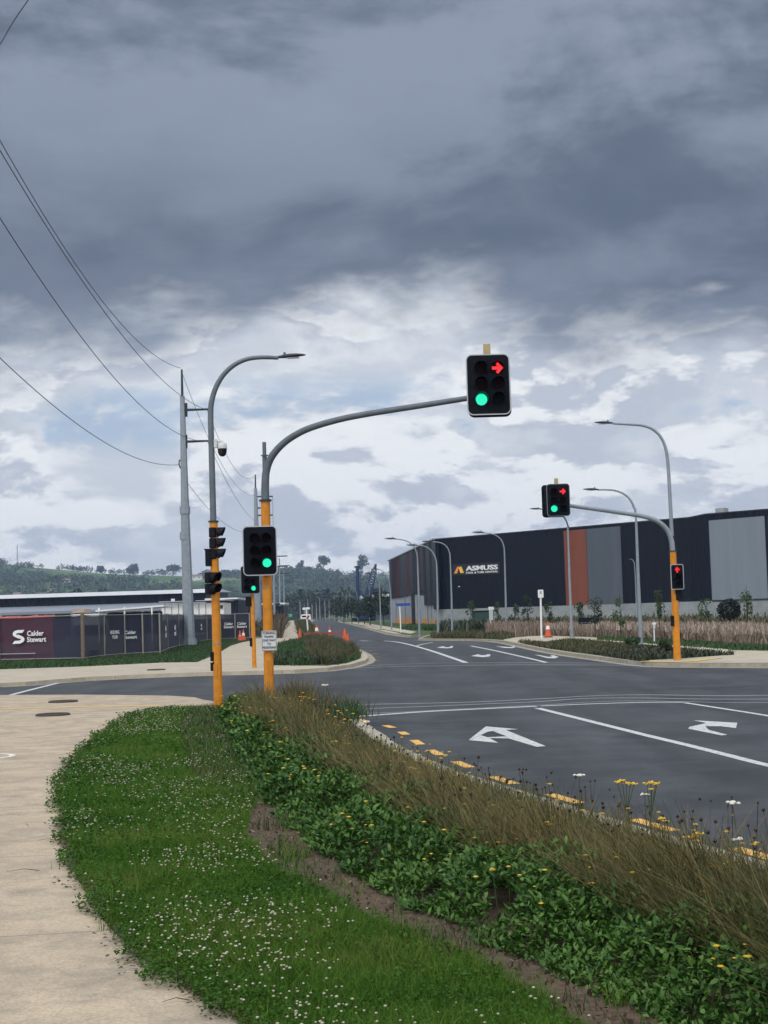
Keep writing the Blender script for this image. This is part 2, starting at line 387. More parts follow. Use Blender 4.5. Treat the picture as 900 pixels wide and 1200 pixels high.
def blades(P, z0, h, w, lean, az=None, segs=3, tipw=.15, curve=1.0, facing=None):
    """ribbon blades: P (n,2); h,w,lean arrays (lean = horizontal reach as part of h)"""
    n = len(P); az = RNG.uniform(0, 2*np.pi, n) if az is None else az
    fa = az+np.pi/2+RNG.uniform(-.9, .9, n) if facing is None else facing
    sx, sy = np.cos(fa), np.sin(fa); dx, dy = np.cos(az), np.sin(az); V = np.zeros((n, 2*(segs+1), 3))
    for i in range(segs+1):
        t = i/segs; reach = lean*h*(t**(1+.7*curve)); zz = h*t*np.sqrt(np.clip(1-(lean*t)**2*.5, .05, 1)); ww = w*(1-(1-tipw)*t**1.5)/2
        cx, cy = P[:, 0]+dx*reach, P[:, 1]+dy*reach; cz = z0+zz
        V[:, 2*i, 0] = cx-sx*ww; V[:, 2*i, 1] = cy-sy*ww; V[:, 2*i, 2] = cz
        V[:, 2*i+1, 0] = cx+sx*ww; V[:, 2*i+1, 1] = cy+sy*ww; V[:, 2*i+1, 2] = cz
    base = (np.arange(n)*2*(segs+1))[:, None]
    F = np.concatenate([base+np.array([[2*i, 2*i+1, 2*i+3, 2*i+2]]) for i in range(segs)])
    return V.reshape(-1, 3), F
def leaves(C, L_, W, az, el, roll=None, fold=.25):
    """oval leaves: centre base C (n,3), length, width, direction az/el; 8 verts folded on the midrib"""
    n = len(C); d = np.stack([np.cos(el)*np.cos(az), np.cos(el)*np.sin(az), np.sin(el)], 1)
    s = np.stack([-np.sin(az), np.cos(az), np.zeros(n)], 1); u = np.cross(d, s)
    if roll is None: roll = RNG.normal(0, .5, n)
    s2 = s*np.cos(roll)[:, None]+u*np.sin(roll)[:, None]; u2 = np.cross(d, s2)
    prof = [(0, .0), (.28, .85), (.62, 1.0), (1, .0)]
    pts = []
    mid = [C+d*(L_*t)[:, None]-u2*(L_*.12*t*t)[:, None] for t, _ in prof]
    for t, wv in ((.3, .8), (.65, 1.0)):
        m_ = C+d*(L_*t)[:, None]-u2*(L_*.12*t*t)[:, None]
        pts += [m_-s2*(W*wv/2)[:, None]+u2*(W*fold*wv)[:, None], m_+s2*(W*wv/2)[:, None]+u2*(W*fold*wv)[:, None]]
    V = np.stack([mid[0], mid[1], mid[2], mid[3]]+pts, 1)   # 0..3 mid, 4 l1, 5 r1, 6 l2, 7 r2
    b = (np.arange(n)*8)[:, None]
    Q = np.concatenate([b+np.array([[1, 2, 6, 4]]), b+np.array([[1, 5, 7, 2]])])
    T = np.concatenate([b+np.array([[0, 1, 4]]), b+np.array([[0, 5, 1]]), b+np.array([[2, 3, 6]]), b+np.array([[2, 7, 3]])])
    return V.reshape(-1, 3), Q, T
class NB:
    def __init__(s): s.V = []; s.F = {3: [], 4: []}; s.n = 0
    def add(s, V, *Fs):
        s.V.append(V)
        for f in Fs: s.F[f.shape[1]].append(f+s.n)
        s.n += len(V)
    def build(s, name, mat, parent=None, smooth=False):
        Fs = [np.concatenate(f) for f in s.F.values() if f]
        return np_mesh(name, np.concatenate(s.V), Fs, mat, parent, smooth)

# ================================================================== THE SETTING
# ---- ground out to the hills
gmb = MB(); gmb.add([(-4200, -300, -.05), (4200, -300, -.05), (4200, 4300, -.05), (-4200, 4300, -.05)], [(0, 1, 2, 3)])
ground = gmb.build('ground', M_farturf); ground['kind'] = 'structure'
road = sheet('road', [(-70, -40), (75, -40), (75, 760), (-70, 760)], 0.0, M_asphalt, kind='structure')

# ---- the near left corner: kerbed footpath with lawn and planting bed
DASH = [G(x, y) for x, y in ((892, 1003), (765.5, 967), (661, 936), (590, 914.6), (542, 896), (510, 882), (489, 870), (473, 859.4), (456, 851.6), (424, 844))]
near_kerb = [(12.5, -25), (9.2, -12), (6.1, -1.5), (4.0, 5.5)]
for i, p in enumerate(DASH):
    a, b = DASH[max(0, i-1)], DASH[min(len(DASH)-1, i+1)]; t = (b-a).normalized()
    q = p+Vector((-t.y, t.x, 0))*.50; near_kerb.append((q.x, q.y))
near_kerb = near_kerb[:-1]+[(-.85, 27.15), (-1.55, 28.6), (-2.1, 30.2), (-2.75, 31.3)]
kp = [p for p in smooth_line([(a, b, 0) for a, b in near_kerb], 4)]
KERB = [(p.x, p.y) for p in kp]
islA = KERB+[(-3.45, 31.9), (-4.0, 33.2), (-4.35, 34.4), (-5.1, 35.5), (-7.3, 37.2), (-9.7, 38.4), (-14, 39.6), (-70, 41), (-70, -25)]
mb = MB(); mb.prism(ccw(islA), -.03, KZ)
footpath = mb.build('footpath', M_path); footpath['kind'] = 'structure'
LAWN_EDGE = [G(x, y, KZ) for x, y in ((185, 1150), (130, 1102), (78, 1020), (64, 960), (68, 912), (96, 878), (120, 860), (150, 839), (190, 831.5))]
lawn_left = [(1.6, 1.0), (.35, 4.2), (-.55, 6.3)]+[(p.x, p.y) for p in LAWN_EDGE]
lawn_left = [(p.x+.07, p.y) for p in smooth_line([(a, b, 0) for a, b in lawn_left], 4)]
# the kerb top: a band of paler concrete along the roadside
kl = inset(islA, .14); KI = []
for p in KERB: pass
# soil strip (mower edge) and bed limits, surveyed on the raised level
SOIL_L = [(3.0, 1.0)]+[(p.x, p.y) for p in GP(((728, 1215), (678, 1180), (583, 1126), (455, 1076), (400, 1044), (344, 1022), (304, 980), (297, 940), (275, 890), (257, 856), (249, 834)), KZ)]
SOIL_R = [(3.4, 1.0)]+[(p.x, p.y) for p in GP(((810, 1215), (750, 1176), (688, 1156), (622, 1127), (511, 1082), (444, 1043), (400, 1018), (345, 972), (304, 930), (274, 885), (258, 855), (250, 833)), KZ)]
SOIL_L = [(x-(.13 if y < 13.5 else 0), y) for x, y in SOIL_L]
lawn_poly = lawn_left+[(-4.2, 30.3), (-3.5, 30.2)]+SOIL_L[::-1]
lawn_poly = [(x+.05, y) for x, y in lawn_left]+lawn_poly[len(lawn_left):]
sheet('lawn_soil', lawn_poly, KZ+.004, M_turf, kind='structure')
bed_right = [(x-.20, y-.02) for x, y in KERB if y > .8 and y < 30.1]
bed_poly = SOIL_L[:1]+SOIL_L[1:]+[(-3.2, 30.2)]+bed_right[::-1]
sheet('bed_soil', bed_poly, KZ+.006, M_soil, kind='structure')
def rowx(line, y):
    """x of a boundary polyline at distance y"""
    P = sorted(line, key=lambda p: p[1]); ys = [p[1] for p in P]; xs = [p[0] for p in P]
    return np.interp(y, ys, xs)

# ---- across the side street: footpath, verge, building site
kerbB = [(p.x, p.y) for p in GP(((0, 800.5), (30, 799), (60, 796.5), (100, 793.5), (150, 791), (200, 789), (260, 787), (310, 786), (345, 784.8), (384, 782.2), (412, 778.2), (428, 773.4), (431.5, 770.2), (428, 765), (418, 759.5), (406, 755), (387, 749.5), (376, 743), (369.5, 738), (366.5, 732), (365, 728.7)), KZ)]
kerbB = [(x, y) for x, y in kerbB]
islB = [(-70, 50), (-30, 48.2)]+kerbB+[(-30, 640), (-40, 760), (-500, 760), (-500, 50)]
mb = MB(); mb.prism(ccw(islB), -.03, KZ); fpB = mb.build('footpath', M_conc); fpB['kind'] = 'structure'
fence_base = [(0, 776), (98, 774), (123, 770.5), (147, 768.5), (168, 767.5), (188, 766.5), (197, 762), (210, 758.6), (226, 754.5), (243, 751.5), (259, 750), (276, 749.3), (293, 748.9)]
FB = [G(x, y, KZ) for x, y in fence_base]
grassB = GP(((-60, 786), (0, 784.5), (100, 781), (190, 776.5), (231, 776), (252, 767.5), (270, 757), (284, 752.6), (297, 750.5)), KZ)+GP(((294, 748.4), (276, 748.8), (243, 751), (210, 758), (188, 766), (147, 768), (98, 773.4), (0, 775.5), (-60, 777)), KZ)
sheet('verge_soil', [(p.x, p.y) for p in grassB], KZ+.004, M_farturf, kind='structure')
site = [(p.x, p.y) for p in GP(((-60, 777), (0, 775.5), (98, 773.4), (147, 768), (188, 766), (210, 758), (243, 751), (276, 748.8), (294, 748.4), (318, 747), (330, 727.5)), KZ)]+[(-60, 700), (-480, 700), (-480, 60), (-60, 60)]
sheet('building_site', site, KZ+.004, M_gravel, kind='structure')
bedB = [(p.x, p.y) for p in GP(((318, 779.5), (322, 765), (325, 756), (333, 751.5), (352, 750.3), (350, 740), (345.5, 728.5), (362.5, 728.7), (364, 733), (367, 740), (374, 745), (386, 751.5), (404, 757), (417, 762), (423.5, 768), (422.5, 771.6), (408, 776.6), (384, 780.2)), KZ)]
sheet('verge_soil', bedB, KZ+.006, M_farturf, kind='structure')

# ---- right-hand side: verge, footpath, driveway, grass to the warehouse
kerbC = [(p.x, p.y) for p in GP(((1250, 766.8), (1150, 770.2), (1000, 775), (900, 777.6), (797, 777.2), (765, 776.6), (752, 775.4), (735, 773.6), (700, 769), (665, 764.6), (640, 760.7), (610, 754.8), (590, 750.9), (575, 749.4), (555, 748.7), (530, 748.7), (505, 748.5), (490, 748.1)), KZ)]
kerbD = [(p.x, p.y) for p in GP(((482, 745), (470, 743.8), (455, 741.5), (440, 737.8), (425, 734.2), (412, 731.2), (402, 729.2), (396, 727.9)), KZ)]
islC = kerbC+[(3.2, 118)]+kerbD+[(-22, 760), (300, 760), (300, 44)]
mb = MB(); mb.prism(ccw(islC), -.03, KZ); fpC = mb.build('footpath', M_kerb); fpC['kind'] = 'structure'
gC = inset(islC, .22)
sheet('verge_soil', gC, KZ+.004, M_farturf, kind='structure')
pathC = GP(((1200, 768.3), (905, 777.3), (797, 777.0), (757, 775.4), (762, 774), (797, 772.3), (862, 767), (840, 764.3), (790, 758.8), (745, 754.2), (700, 751), (672, 749.6), (645, 750.6), (640, 753.5), (612, 755), (592, 751), (590, 749.6), (606, 747), (622, 745.6), (640, 745.2), (690, 746.8), (743, 750), (802, 755), (861, 762.3), (905, 763.2), (1200, 754.5)), KZ)
sheet('footpath', [(p.x, p.y) for p in pathC], KZ+.010, M_conc, kind='structure')
for lst in (((404, 729), (425, 729.6), (452, 734), (488, 740.6), (481, 742.8), (456, 738.6), (430, 733.8), (412, 730.6)),
            ((441, 738.2), (452, 738.6), (470, 742.5), (462, 742.6)), ((424, 734), (436, 734.4), (450, 737.4), (441, 737.8))):
    sheet('footpath', [(p.x, p.y) for p in GP(lst, KZ)], KZ+.014, M_conc, kind='structure')

# ---- painted markings, each a sheet 4 mm above the asphalt, parts of the road
Z1, Z2 = .004, .008
for i, p in enumerate(DASH):
    a, b = DASH[max(0, i-1)], DASH[min(len(DASH)-1, i+1)]; t = (b-a).normalized()*(.40 if i < 7 else .30)
    stripe('no_stopping_dash', [p-t, p+t], .13, Z1, M_yellow, road)
for k in range(1, 6):
    c = DASH[0]+(DASH[0]-DASH[1])*k+Vector((.03*k*k, 0, 0)); t = (DASH[0]-DASH[1]).normalized()*.40
    stripe('no_stopping_dash', [c-t, c+t], .13, Z1, M_yellow, road)
def gline(name, pts, w, mat, sm=True, more=()):
    P = [Vector((x, y, 0)) for x, y in more]+GP(pts); P = smooth_line(P, 6) if sm and len(P) > 2 else P
    return stripe(name, P, w, Z1, mat, road)
gline('limit_line', ((404, 841), (450, 837.5), (500, 834), (560, 831), (629, 827.8)), .22, M_white)
gline('limit_line', ((634, 827.5), (700, 824.8), (760, 823.2), (801, 823.2)), .16, M_white)
gline('lane_line', ((980, 913), (900, 897), (850, 884.5), (800, 872), (760, 862.5), (720, 852.5), (680, 842.5), (650, 835), (630, 830)), .14, M_white, more=((9.6, -1), (7.6, 5.5), (6.2, 10.2)))
gline('lane_line', ((1000, 857), (900, 839), (840, 829.5), (802, 823.6)), .11, M_white, more=((11.6, 4), (9.3, 11), (7.9, 16)))
gline('crossing_line', ((340, 827.4), (420, 825.8), (500, 824.2), (560, 822.6), (630, 819.2), (700, 815.4), (760, 814.4), (900, 815), (1200, 806)), .09, M_thin)
gline('crossing_line', ((366, 833.4), (420, 831), (500, 828), (560, 825.4), (630, 822.4), (680, 819), (740, 818), (900, 819.3), (1200, 811)), .09, M_thin)
gline('crossing_line', ((420, 836.5), (480, 834.2), (550, 830.4), (630, 826.6), (700, 822.6), (760, 821.6), (900, 823.4), (1200, 817)), .06, M_thin)
gline('crossing_line', ((396, 784.5), (450, 781.6), (520, 780.3), (600, 779.2), (700, 779.4), (790, 780.6)), .12, M_thin)
gline('crossing_line', ((410, 781.4), (470, 778.4), (545, 776.8), (640, 776.8), (740, 777.6)), .1, M_thin)
gline('lane_line', ((546, 776.6), (530, 771), (510, 764.2), (495, 759.6), (480, 755.5), (465, 752.4), (450, 751)), .2, M_white)
gline('lane_line', ((488, 757), (497, 754.6), (507, 752.8)), .14, M_white)
gline('lane_line', ((640, 776.4), (622, 772), (600, 767), (575, 761.5), (552, 757)), .16, M_white)
gline('lane_line', ((422, 750.8), (432, 751.2), (440, 751)), .26, M_white)
gline('lane_line', ((0, 818), (30, 810), (60, 802.5), (82, 797.2)), .16, M_white)
gline('limit_line', ((0, 801), (24, 799)), .9, M_green, False)
0 and gline('kerb_mark', ((401, 752.5), (412, 756.5), (424, 761.5), (433, 767), (436, 771)), .0001+.07, M_yellow)
for q in ((404, 753.6), (411, 756.2), (419, 759.4), (427, 763.2), (433.5, 766.8), (436.5, 770.5), (434, 774.2)):
    c = G(*q); stripe('no_stopping_dash', [c-Vector((.35, .35, 0)), c+Vector((.35, .35, 0))], .13, Z2, M_yellow, road)
def arrow(pts, name='lane_arrow'):
    mb = MB(); P = ccw(GP(pts)); mb.add([(p.x, p.y, Z1) for p in P], [tuple(range(len(P)))]); return mb.build(name, M_white, road)
# straight-and-left arrow: outline with its hollow, two pieces; then the right-turn arrow
arrow(((549, 867.5), (569.5, 851.5), (607.5, 854.8), (585, 856.0), (572, 857.6), (563.5, 861.6)))
arrow(((549.5, 867.6), (563.5, 861.8), (574, 865.2), (584, 870.9)))
arrow(((585.2, 856.1), (592, 855.4), (639.5, 874.6), (629, 875.5), (596, 865.6), (574.2, 865.1), (571.5, 864.2), (594, 863.2), (578, 857.2)))
arrow(((812.5, 844.3), (864, 847.3), (862.5, 853.5), (845, 851.4), (826.5, 851.2), (830.5, 855.6), (852.5, 861.3), (845.5, 862), (806.5, 854.2), (808, 852), (828, 847.6)))
for ox, oy in ((0, 0), (42, 5.5), (-40, -7), ):
    pass
arrow(((512, 759.0), (519, 757.4), (523, 758.6), (527, 758.4), (528.5, 757), (531, 757.3), (530, 759.2), (524, 759.8)))
arrow(((552, 768.8), (560, 766.8), (564, 768), (569, 767.8), (572, 766.6), (575, 767.2), (573.5, 769.4), (566, 770.2)))
arrow(((580, 756.8), (586, 757.6), (597, 758.4), (601.5, 758), (599, 756.6), (602, 757), (604, 758.6), (600, 759.6), (590, 759.2)))
arrow(((626, 767.2), (633, 768), (642, 769.8), (647, 769.6), (645, 768), (649, 768), (654.5, 770), (650, 771.6), (641, 771.2)))

# kerb tops and dished concrete channels along the road edges
def shift(pts, d):
    P = [Vector((p[0], p[1])) for p in pts]; out = []
    for i, p in enumerate(P):
        t = (P[min(i+1, len(P)-1)]-P[max(i-1, 0)]).normalized(); out.append(p+Vector((t.y, -t.x))*d)
    return out
M_chan = ground_mat('channel_concrete', (.36, .335, .275), (.29, .27, .225), (.17, .16, .14), 1.5, 5, 60, rough=.92)
stripe('kerb_channel', shift(KERB, .095), .19, Z1-.001, M_chan, road); stripe('kerb_top', shift(KERB, -.085), .17, KZ+.008, M_kerb, footpath)
for kb_, par in ((kerbB, fpB), (kerbC, fpC), (kerbD, fpC)):
    sd_ = 1 if kb_ is kerbB else -1
    stripe('kerb_channel', shift(kb_, .155*sd_), .30, Z1-.001, M_chan, road)

# tactile strips and painted symbols on the paths
stripe('tactile_strip', GP(((-40, 834), (0, 831), (60, 829.2), (120, 828), (190, 826.8)), KZ), .32, KZ+.004, M_tactile, footpath)
stripe('tactile_strip', GP(((756, 775.2), (775, 776.0), (806, 776.2)), KZ), .45, KZ+.018, M_tactile, fpC)
stripe('tactile_strip', GP(((806, 776), (840, 771.6)), KZ), .5, KZ+.022, M_tactile, fpC)
mb = MB(); c = G(2, 886.5, KZ); ri, ro = .34, .44
vs = []; fs = []
for k in range(28):
    a = 2*math.pi*k/28; vs += [(c.x-.18+math.cos(a)*ri*.8, c.y+math.sin(a)*ri, KZ+.004), (c.x-.18+math.cos(a)*ro*.8, c.y+math.sin(a)*ro, KZ+.004)]
fs = [(2*k, 2*k+1, (2*k+3) % 56, (2*k+2) % 56) for k in range(28)]
mb.add(vs, fs); mb.build('painted_ring', paint_mat('path_paint', (.7, .68, .62), (.38, .33, .26), .5), footpath)
# joint between concrete and kerb along the side street, and grates
def manhole(px, py, r, lab, z=KZ):
    c = G(px, py, z); e = empty('manhole_cover', c, lab, 'manhole cover')
    mb = MB(); mb.tube([(c.x, c.y, z-.02), (c.x, c.y, z+.009)], r, 24, smooth=False); mb.build('lid', M_iron, e)
    mb = MB(); pts = [(c.x+math.cos(a)*(r+.03), c.y+math.sin(a)*(r+.03), z+.010) for a in np.linspace(0, 2*math.pi, 25)]
    mb.tube(pts, .028, 6, caps=False); mb.build('frame', M_iron, e)
manhole(62, 838.3, .27, 'dark round manhole cover set in the near concrete footpath left of the lawn')
manhole(74, 822.8, .27, 'worn manhole cover in the footpath close to the side street kerb')
manhole(183, 785.3, .27, 'dark manhole cover in the concrete path across the side street')

# ================================================================== TRAFFIC SIGNALS
def rrect(w, h, r, n=5):
    out = []
    for cx, cz, a0 in ((w/2-r, h/2-r, 0), (-w/2+r, h/2-r, 90), (-w/2+r, -h/2+r, 180), (w/2-r, -h/2+r, 270)):
        for k in range(n+1):
            a = R(a0+90*k/n); out.append((cx+r*math.cos(a), cz+r*math.sin(a)))
    return out
def lantern(root, c, yaw, cols, rows, lit, w, h, pc, pr, rl, border=None, off=(0, 0), name='signal_lantern', colors=(0, 1, 2), visor=.22, tilt=0.0):
    """a lantern facing -Y turned by yaw: housing > target_board, border, visor and lens for each aspect"""
    if border is None: border = M_border
    M = Matrix.Translation(c) @ Matrix.Rotation(yaw, 4, 'Z') @ Matrix.Rotation(tilt, 4, 'X')
    hb = MB(); hb.M = M
    for ci in range(cols):
        x = (ci-(cols-1)/2)*pc+off[0]
        for ri in range(rows):
            z = -(ri-(rows-1)/2)*pr+off[1]; hb.box((x, .085, z), (pc*.92, .14, pr*.95), bev=.03)
    lan = hb.build(name, M_black, root)
    if w:
        b = MB(); b.M = M; b.plate(rrect(w, h, min(w, h)*.14), -.012, .012); b.build('target_board', M_board, lan)
        b = MB(); b.M = M; o, i = rrect(w+.006, h+.006, min(w, h)*.14+.003), rrect(w-.034, h-.034, min(w, h)*.14-.017); n = len(o)
        vs = [(p[0], -.016, p[1]) for p in o]+[(p[0], -.016, p[1]) for p in i]+[(p[0], .004, p[1]) for p in o]
        b.add(vs, [(k, (k+1) % n, n+(k+1) % n, n+k) for k in range(n)]+[(k, 2*n+k, 2*n+(k+1) % n, (k+1) % n) for k in range(n)])
        b.build('border', border, lan)
    for ci in range(cols):
        x = (ci-(cols-1)/2)*pc+off[0]
        for ri in range(rows):
            z = -(ri-(rows-1)/2)*pr+off[1]; st = lit.get((ci, ri))
            l = MB(); l.M = M
            pts = [(math.cos(a)*rl, math.sin(a)*rl) for a in np.linspace(0, 2*math.pi, 24, endpoint=False)]
            if st in (None, 'green', 'red'):
                l.plate([(x+p[0], z+p[1]) for p in pts], -.03, -.005)
                l.build('lens', {None: (M_off_red, M_off_amb, M_off_grn)[colors[ri % 3]], 'green': M_grn, 'red': M_red}[st], lan)
            else:
                l.plate([(x+p[0], z+p[1]) for p in pts], -.028, -.005); le = l.build('lens', M_board, lan)
                a = MB(); a.M = M; s = rl*1.12
                ar = [(.95, 0), (.12, .9), (-.22, .62), (.06, .26), (-.8, .26), (-.8, -.26), (.06, -.26), (-.22, -.62), (.12, -.9)]
                if st == 'up': ar = [(-q, p) for p, q in ar]
                a.plate([(x+p*s, z+q*s) for p, q in ar], -.040, -.030); a.build('lit_arrow', M_red, lan)
            # visor: open tunnel hood, cut away below
            v = MB(); v.M = M; n = 20; a0, a1 = R(-42), R(222); vs = []
            for k in range(n+1):
                a = a0+(a1-a0)*k/n; up = .5+.5*math.sin(a); ln = visor*(.42+.58*up)
                ca, sa = math.cos(a), math.sin(a); r1, r2 = rl*1.10, rl*1.16
                vs += [(x+ca*r1, -.004, z+sa*r1), (x+ca*r1, -.004-ln, z+sa*r1), (x+ca*r2, -.004-ln, z+sa*r2), (x+ca*r2, -.004, z+sa*r2)]
            fs = []
            for k in range(n):
                a, b_ = 4*k, 4*k+4
                for q in range(4): fs.append((a+q, b_+q, b_+(q+1) % 4, a+(q+1) % 4))
            fs += [(0, 1, 2, 3), (4*n+3, 4*n+2, 4*n+1, 4*n)]
            v.add(vs, fs, False); v.build('visor', M_black, lan)
    return lan
def arc_pole(root, pts, r0, r1, name, mat, n=12):
    P = smooth_line(pts, 6); mb = MB(); k = len(P)
    mb.tube(P, [r0+(r1-r0)*i/(k-1) for i in range(k)], n); return mb.build(name, mat, root)
def lamp_head(root, p, d, mat=M_dark, s=1.0):
    """flat LED street light head pointing along d from the arm tip p"""
    d = Vector((d[0], d[1], 0)).normalized(); M = Matrix.Translation(p) @ Matrix(((d.x, -d.y, 0, 0), (d.y, d.x, 0, 0), (0, 0, 1, 0), (0, 0, 0, 1)))
    mb = MB(); mb.M = M; st = [(-.06, .035, .05), (.03, .06, .055), (.10, .10, .07), (.26, .125, .075), (.45, .115, .06), (.60, .07, .035), (.66, .025, .012)]
    vs = []; n = 10
    for x, wy, hz in st:
        for k in range(n):
            a = 2*math.pi*k/n; z = math.sin(a)*hz; z = z if z > 0 else z*.35
            vs.append((x*s, math.cos(a)*wy*s, z*s+.06*x*s))
    fs = [(i*n+k, i*n+(k+1) % n, (i+1)*n+(k+1) % n, (i+1)*n+k) for i in range(len(st)-1) for k in range(n)]
    mb.add(vs, fs, True); mb.add(vs[:n], [tuple(range(n-1, -1, -1))]); mb.add(vs[-n:], [tuple(range(n))])
    h = mb.build('lamp_head', mat, root)
    q = MB(); q.M = M; q.tube([(.12*s, 0, .07*s), (.12*s, 0, .13*s)], .03*s, 8); q.build('light_sensor', M_steel, h)
    q = MB(); q.M = M; q.box((.34*s, 0, -.022*s), (.3*s, .16*s, .012*s)); q.build('light_panel', M_cam, h)
    return h

# ---- near mast arm signal (right-hand pole of the near corner)
B1 = Vector((G(314.5, 828, KZ).x, 30.24, KZ))
s1 = empty('traffic_signal', B1, 'near orange traffic signal pole with long mast arm and a give way sign plate', 'traffic signal')
Y1 = B1.y; top1 = A(311, 587, Y1)
mb = MB(); mb.tube([B1, (top1.x, Y1, top1.z)], [.098, .092], 16); mb.build('pole_sleeve', M_orange, s1)
mb = MB(); mb.tube([(top1.x, Y1, top1.z-.01), (top1.x, Y1, top1.z+.025)], .125, 16); mb.build('flange', M_dark, s1)
armpx = [(311, 587, 0), (310.8, 570, 0), (312, 552, .005), (318, 536, .03), (330, 521.5, .08), (345, 510.5, .14), (365, 501, .23), (400, 491, .37), (440, 483.5, .54), (490, 475.8, .76), (530, 469.5, .93), (556, 465.5, 1.04)]
arc_pole(s1, [A(x, y, Y1-1.74*t) for x, y, t in armpx], .082, .05, 'mast_arm', M_steel, 14)
st0 = A(310.8, 572, Y1)
mb = MB(); mb.tube([st0+Vector((0, .02, 0)), Vector((st0.x, st0.y+.02, A(311, 534, Y1).z))], .046, 12); mb.tube([(st0.x, st0.y+.02, A(311, 534, Y1).z), (st0.x, st0.y+.02, A(311, 533, Y1).z)], .075, 12)
mb.tube([(st0.x, st0.y+.02, A(311, 533.5, Y1).z), (st0.x, st0.y+.02, A(311, 518, Y1).z)], .038, 12); mb.build('spigot', M_steel, s1)
pc_ = A(304.6, 645.4, Y1-.26)
lantern(s1, pc_, R(3), 2, 3, {(1, 2): 'green'}, .665, .965, .225, .242, .085, off=(.02, 0))
for dz in (.33, -.33): mb = MB(); mb.box((pc_.x+.14, Y1-.13, pc_.z+dz), (.05, .16, .05)); mb.build('bracket', M_dark, s1)
YO = Y1-1.74-.22; oc = A(572.3, 450.6, YO)
lantern(s1, oc, R(1.5), 2, 3, {(1, 0): 'right', (0, 2): 'green'}, .81, 1.13, .31, .29, .108, off=(.015, .01))
rc = A(573.2, 454, YO+.62)
lantern(s1, rc, R(181), 2, 3, {}, .81, 1.13, .31, .29, .108, border=M_borderdim)
mb = MB(); bx = A(570.5, 409, YO+.3); mb.box((bx.x, bx.y, bx.z-.03), (.13, .09, .24)); mb.build('mounting_bracket', plain('primed_bracket', (.42, .33, .17), .6), s1)
sp = A(315.4, 750.8, Y1-.13)
mb = MB(); mb.M = Matrix.Translation(sp) @ Matrix.Rotation(R(4), 4, 'Z'); mb.plate(rrect(.295, .395, .02, 3), -.005, .005); spl = mb.build('sign_plate', plain('sign_white', (.62, .64, .66), .4, 0, .04), s1)
mb = MB(); mb.M = Matrix.Translation(sp) @ Matrix.Rotation(R(4), 4, 'Z'); o, i = rrect(.280, .380, .018, 3), rrect(.264, .364, .014, 3); n = len(o)
mb.add([(p[0], -.0075, p[1]) for p in o]+[(p[0], -.0075, p[1]) for p in i], [(k, (k+1) % n, n+(k+1) % n, n+k) for k in range(n)]); mb.build('sign_border', M_txt, spl)
for k, (t, sx) in enumerate((('TURNING', 1), ('TRAFFIC', 1), ('GIVE WAY', 1), ('TO', 1), ('PEDESTRIANS', .78))):
    text(t, (sp.x, sp.y-.009, sp.z+.145-.07*k), .062, M_txt, spl, yaw=R(4), bold=.02, ext=.001, sx=sx*.86)

def pole_fittings(root, base, r, ang):
    mb = MB(); c = base+Vector((math.cos(ang)*r*.96, math.sin(ang)*r*.96, .75)); mb.M = Matrix.Translation(c) @ Matrix.Rotation(ang+math.pi/2, 4, 'Z'); mb.plate(rrect(.085, .26, .03, 4), -.008, .008); mb.build('access_cover', M_orange2, root)
    mb = MB(); mb.tube([base+Vector((0, 0, -.02)), base+Vector((0, 0, .05))], r*1.18, 16); mb.build('base_collar', M_kerb, root)
    for z in (1.25, 2.3): mb = MB(); mb.tube([base+Vector((0, 0, z)), base+Vector((0, 0, z+.02))], r*1.03, 16, caps=False); mb.build('strap', M_steel2, root)
M_orange2 = plain('orange_cover', (.50, .19, .012), .5, 0, .15, 8)
pole_fittings(s1, B1, .098, R(-75))

# ---- near left corner: lamp post with signals seen edge-on
B2 = Vector((G(255.2, 832.5, KZ).x, 29.34, KZ)); Y2 = B2.y
s2 = empty('street_lamp', B2, 'near street lamp on an orange signal pole carrying a dome camera', 'street lamp')
t2 = A(250.2, 611.5, Y2)
mb = MB(); mb.tube([B2, t2], [.088, .078], 16); mb.build('pole_sleeve', M_orange, s2)
mb = MB(); mb.tube([t2-Vector((0, 0, .01)), t2+Vector((0, 0, .02))], .10, 16); mb.build('flange', M_dark, s2)
lp = [(250, 612), (249, 570), (247.7, 520), (246.8, 485), (248.6, 468), (254, 452), (262.5, 438.5), (274, 428), (288, 421.3), (302, 419), (316, 418.9), (326, 419.4)]
arc_pole(s2, [A(x, y, Y2) for x, y in lp], .062, .036, 'lamp_arm', M_steel, 14)
lamp_head(s2, A(328, 419, Y2), (1, -.05), M_dark, .76)
cb = A(254, 520.5, Y2)
mb = MB(); mb.box((cb.x-.02, Y2, cb.z+.01), (.06, .12, .16)); mb.tube([(cb.x, Y2, cb.z+.04), (cb.x+.10, Y2, cb.z+.06), (cb.x+.125, Y2, cb.z+.0)], .022, 8)
dc = A(260.4, 524, Y2)
mb.tube([dc+Vector((0, 0, .085)), dc+Vector((0, 0, .07)), dc+Vector((0, 0, .0)), dc-Vector((0, 0, .03))], [.05, .085, .092, .092], 16)
cm = mb.build('surveillance_camera', M_cam, s2)
mb = MB(); mb.tube([dc-Vector((0, 0, .03)), dc-Vector((0, 0, .10)), dc-Vector((0, 0, .15)), dc-Vector((0, 0, .18))], [.09, .086, .066, .03], 16); mb.build('camera_dome', M_glass, cm)
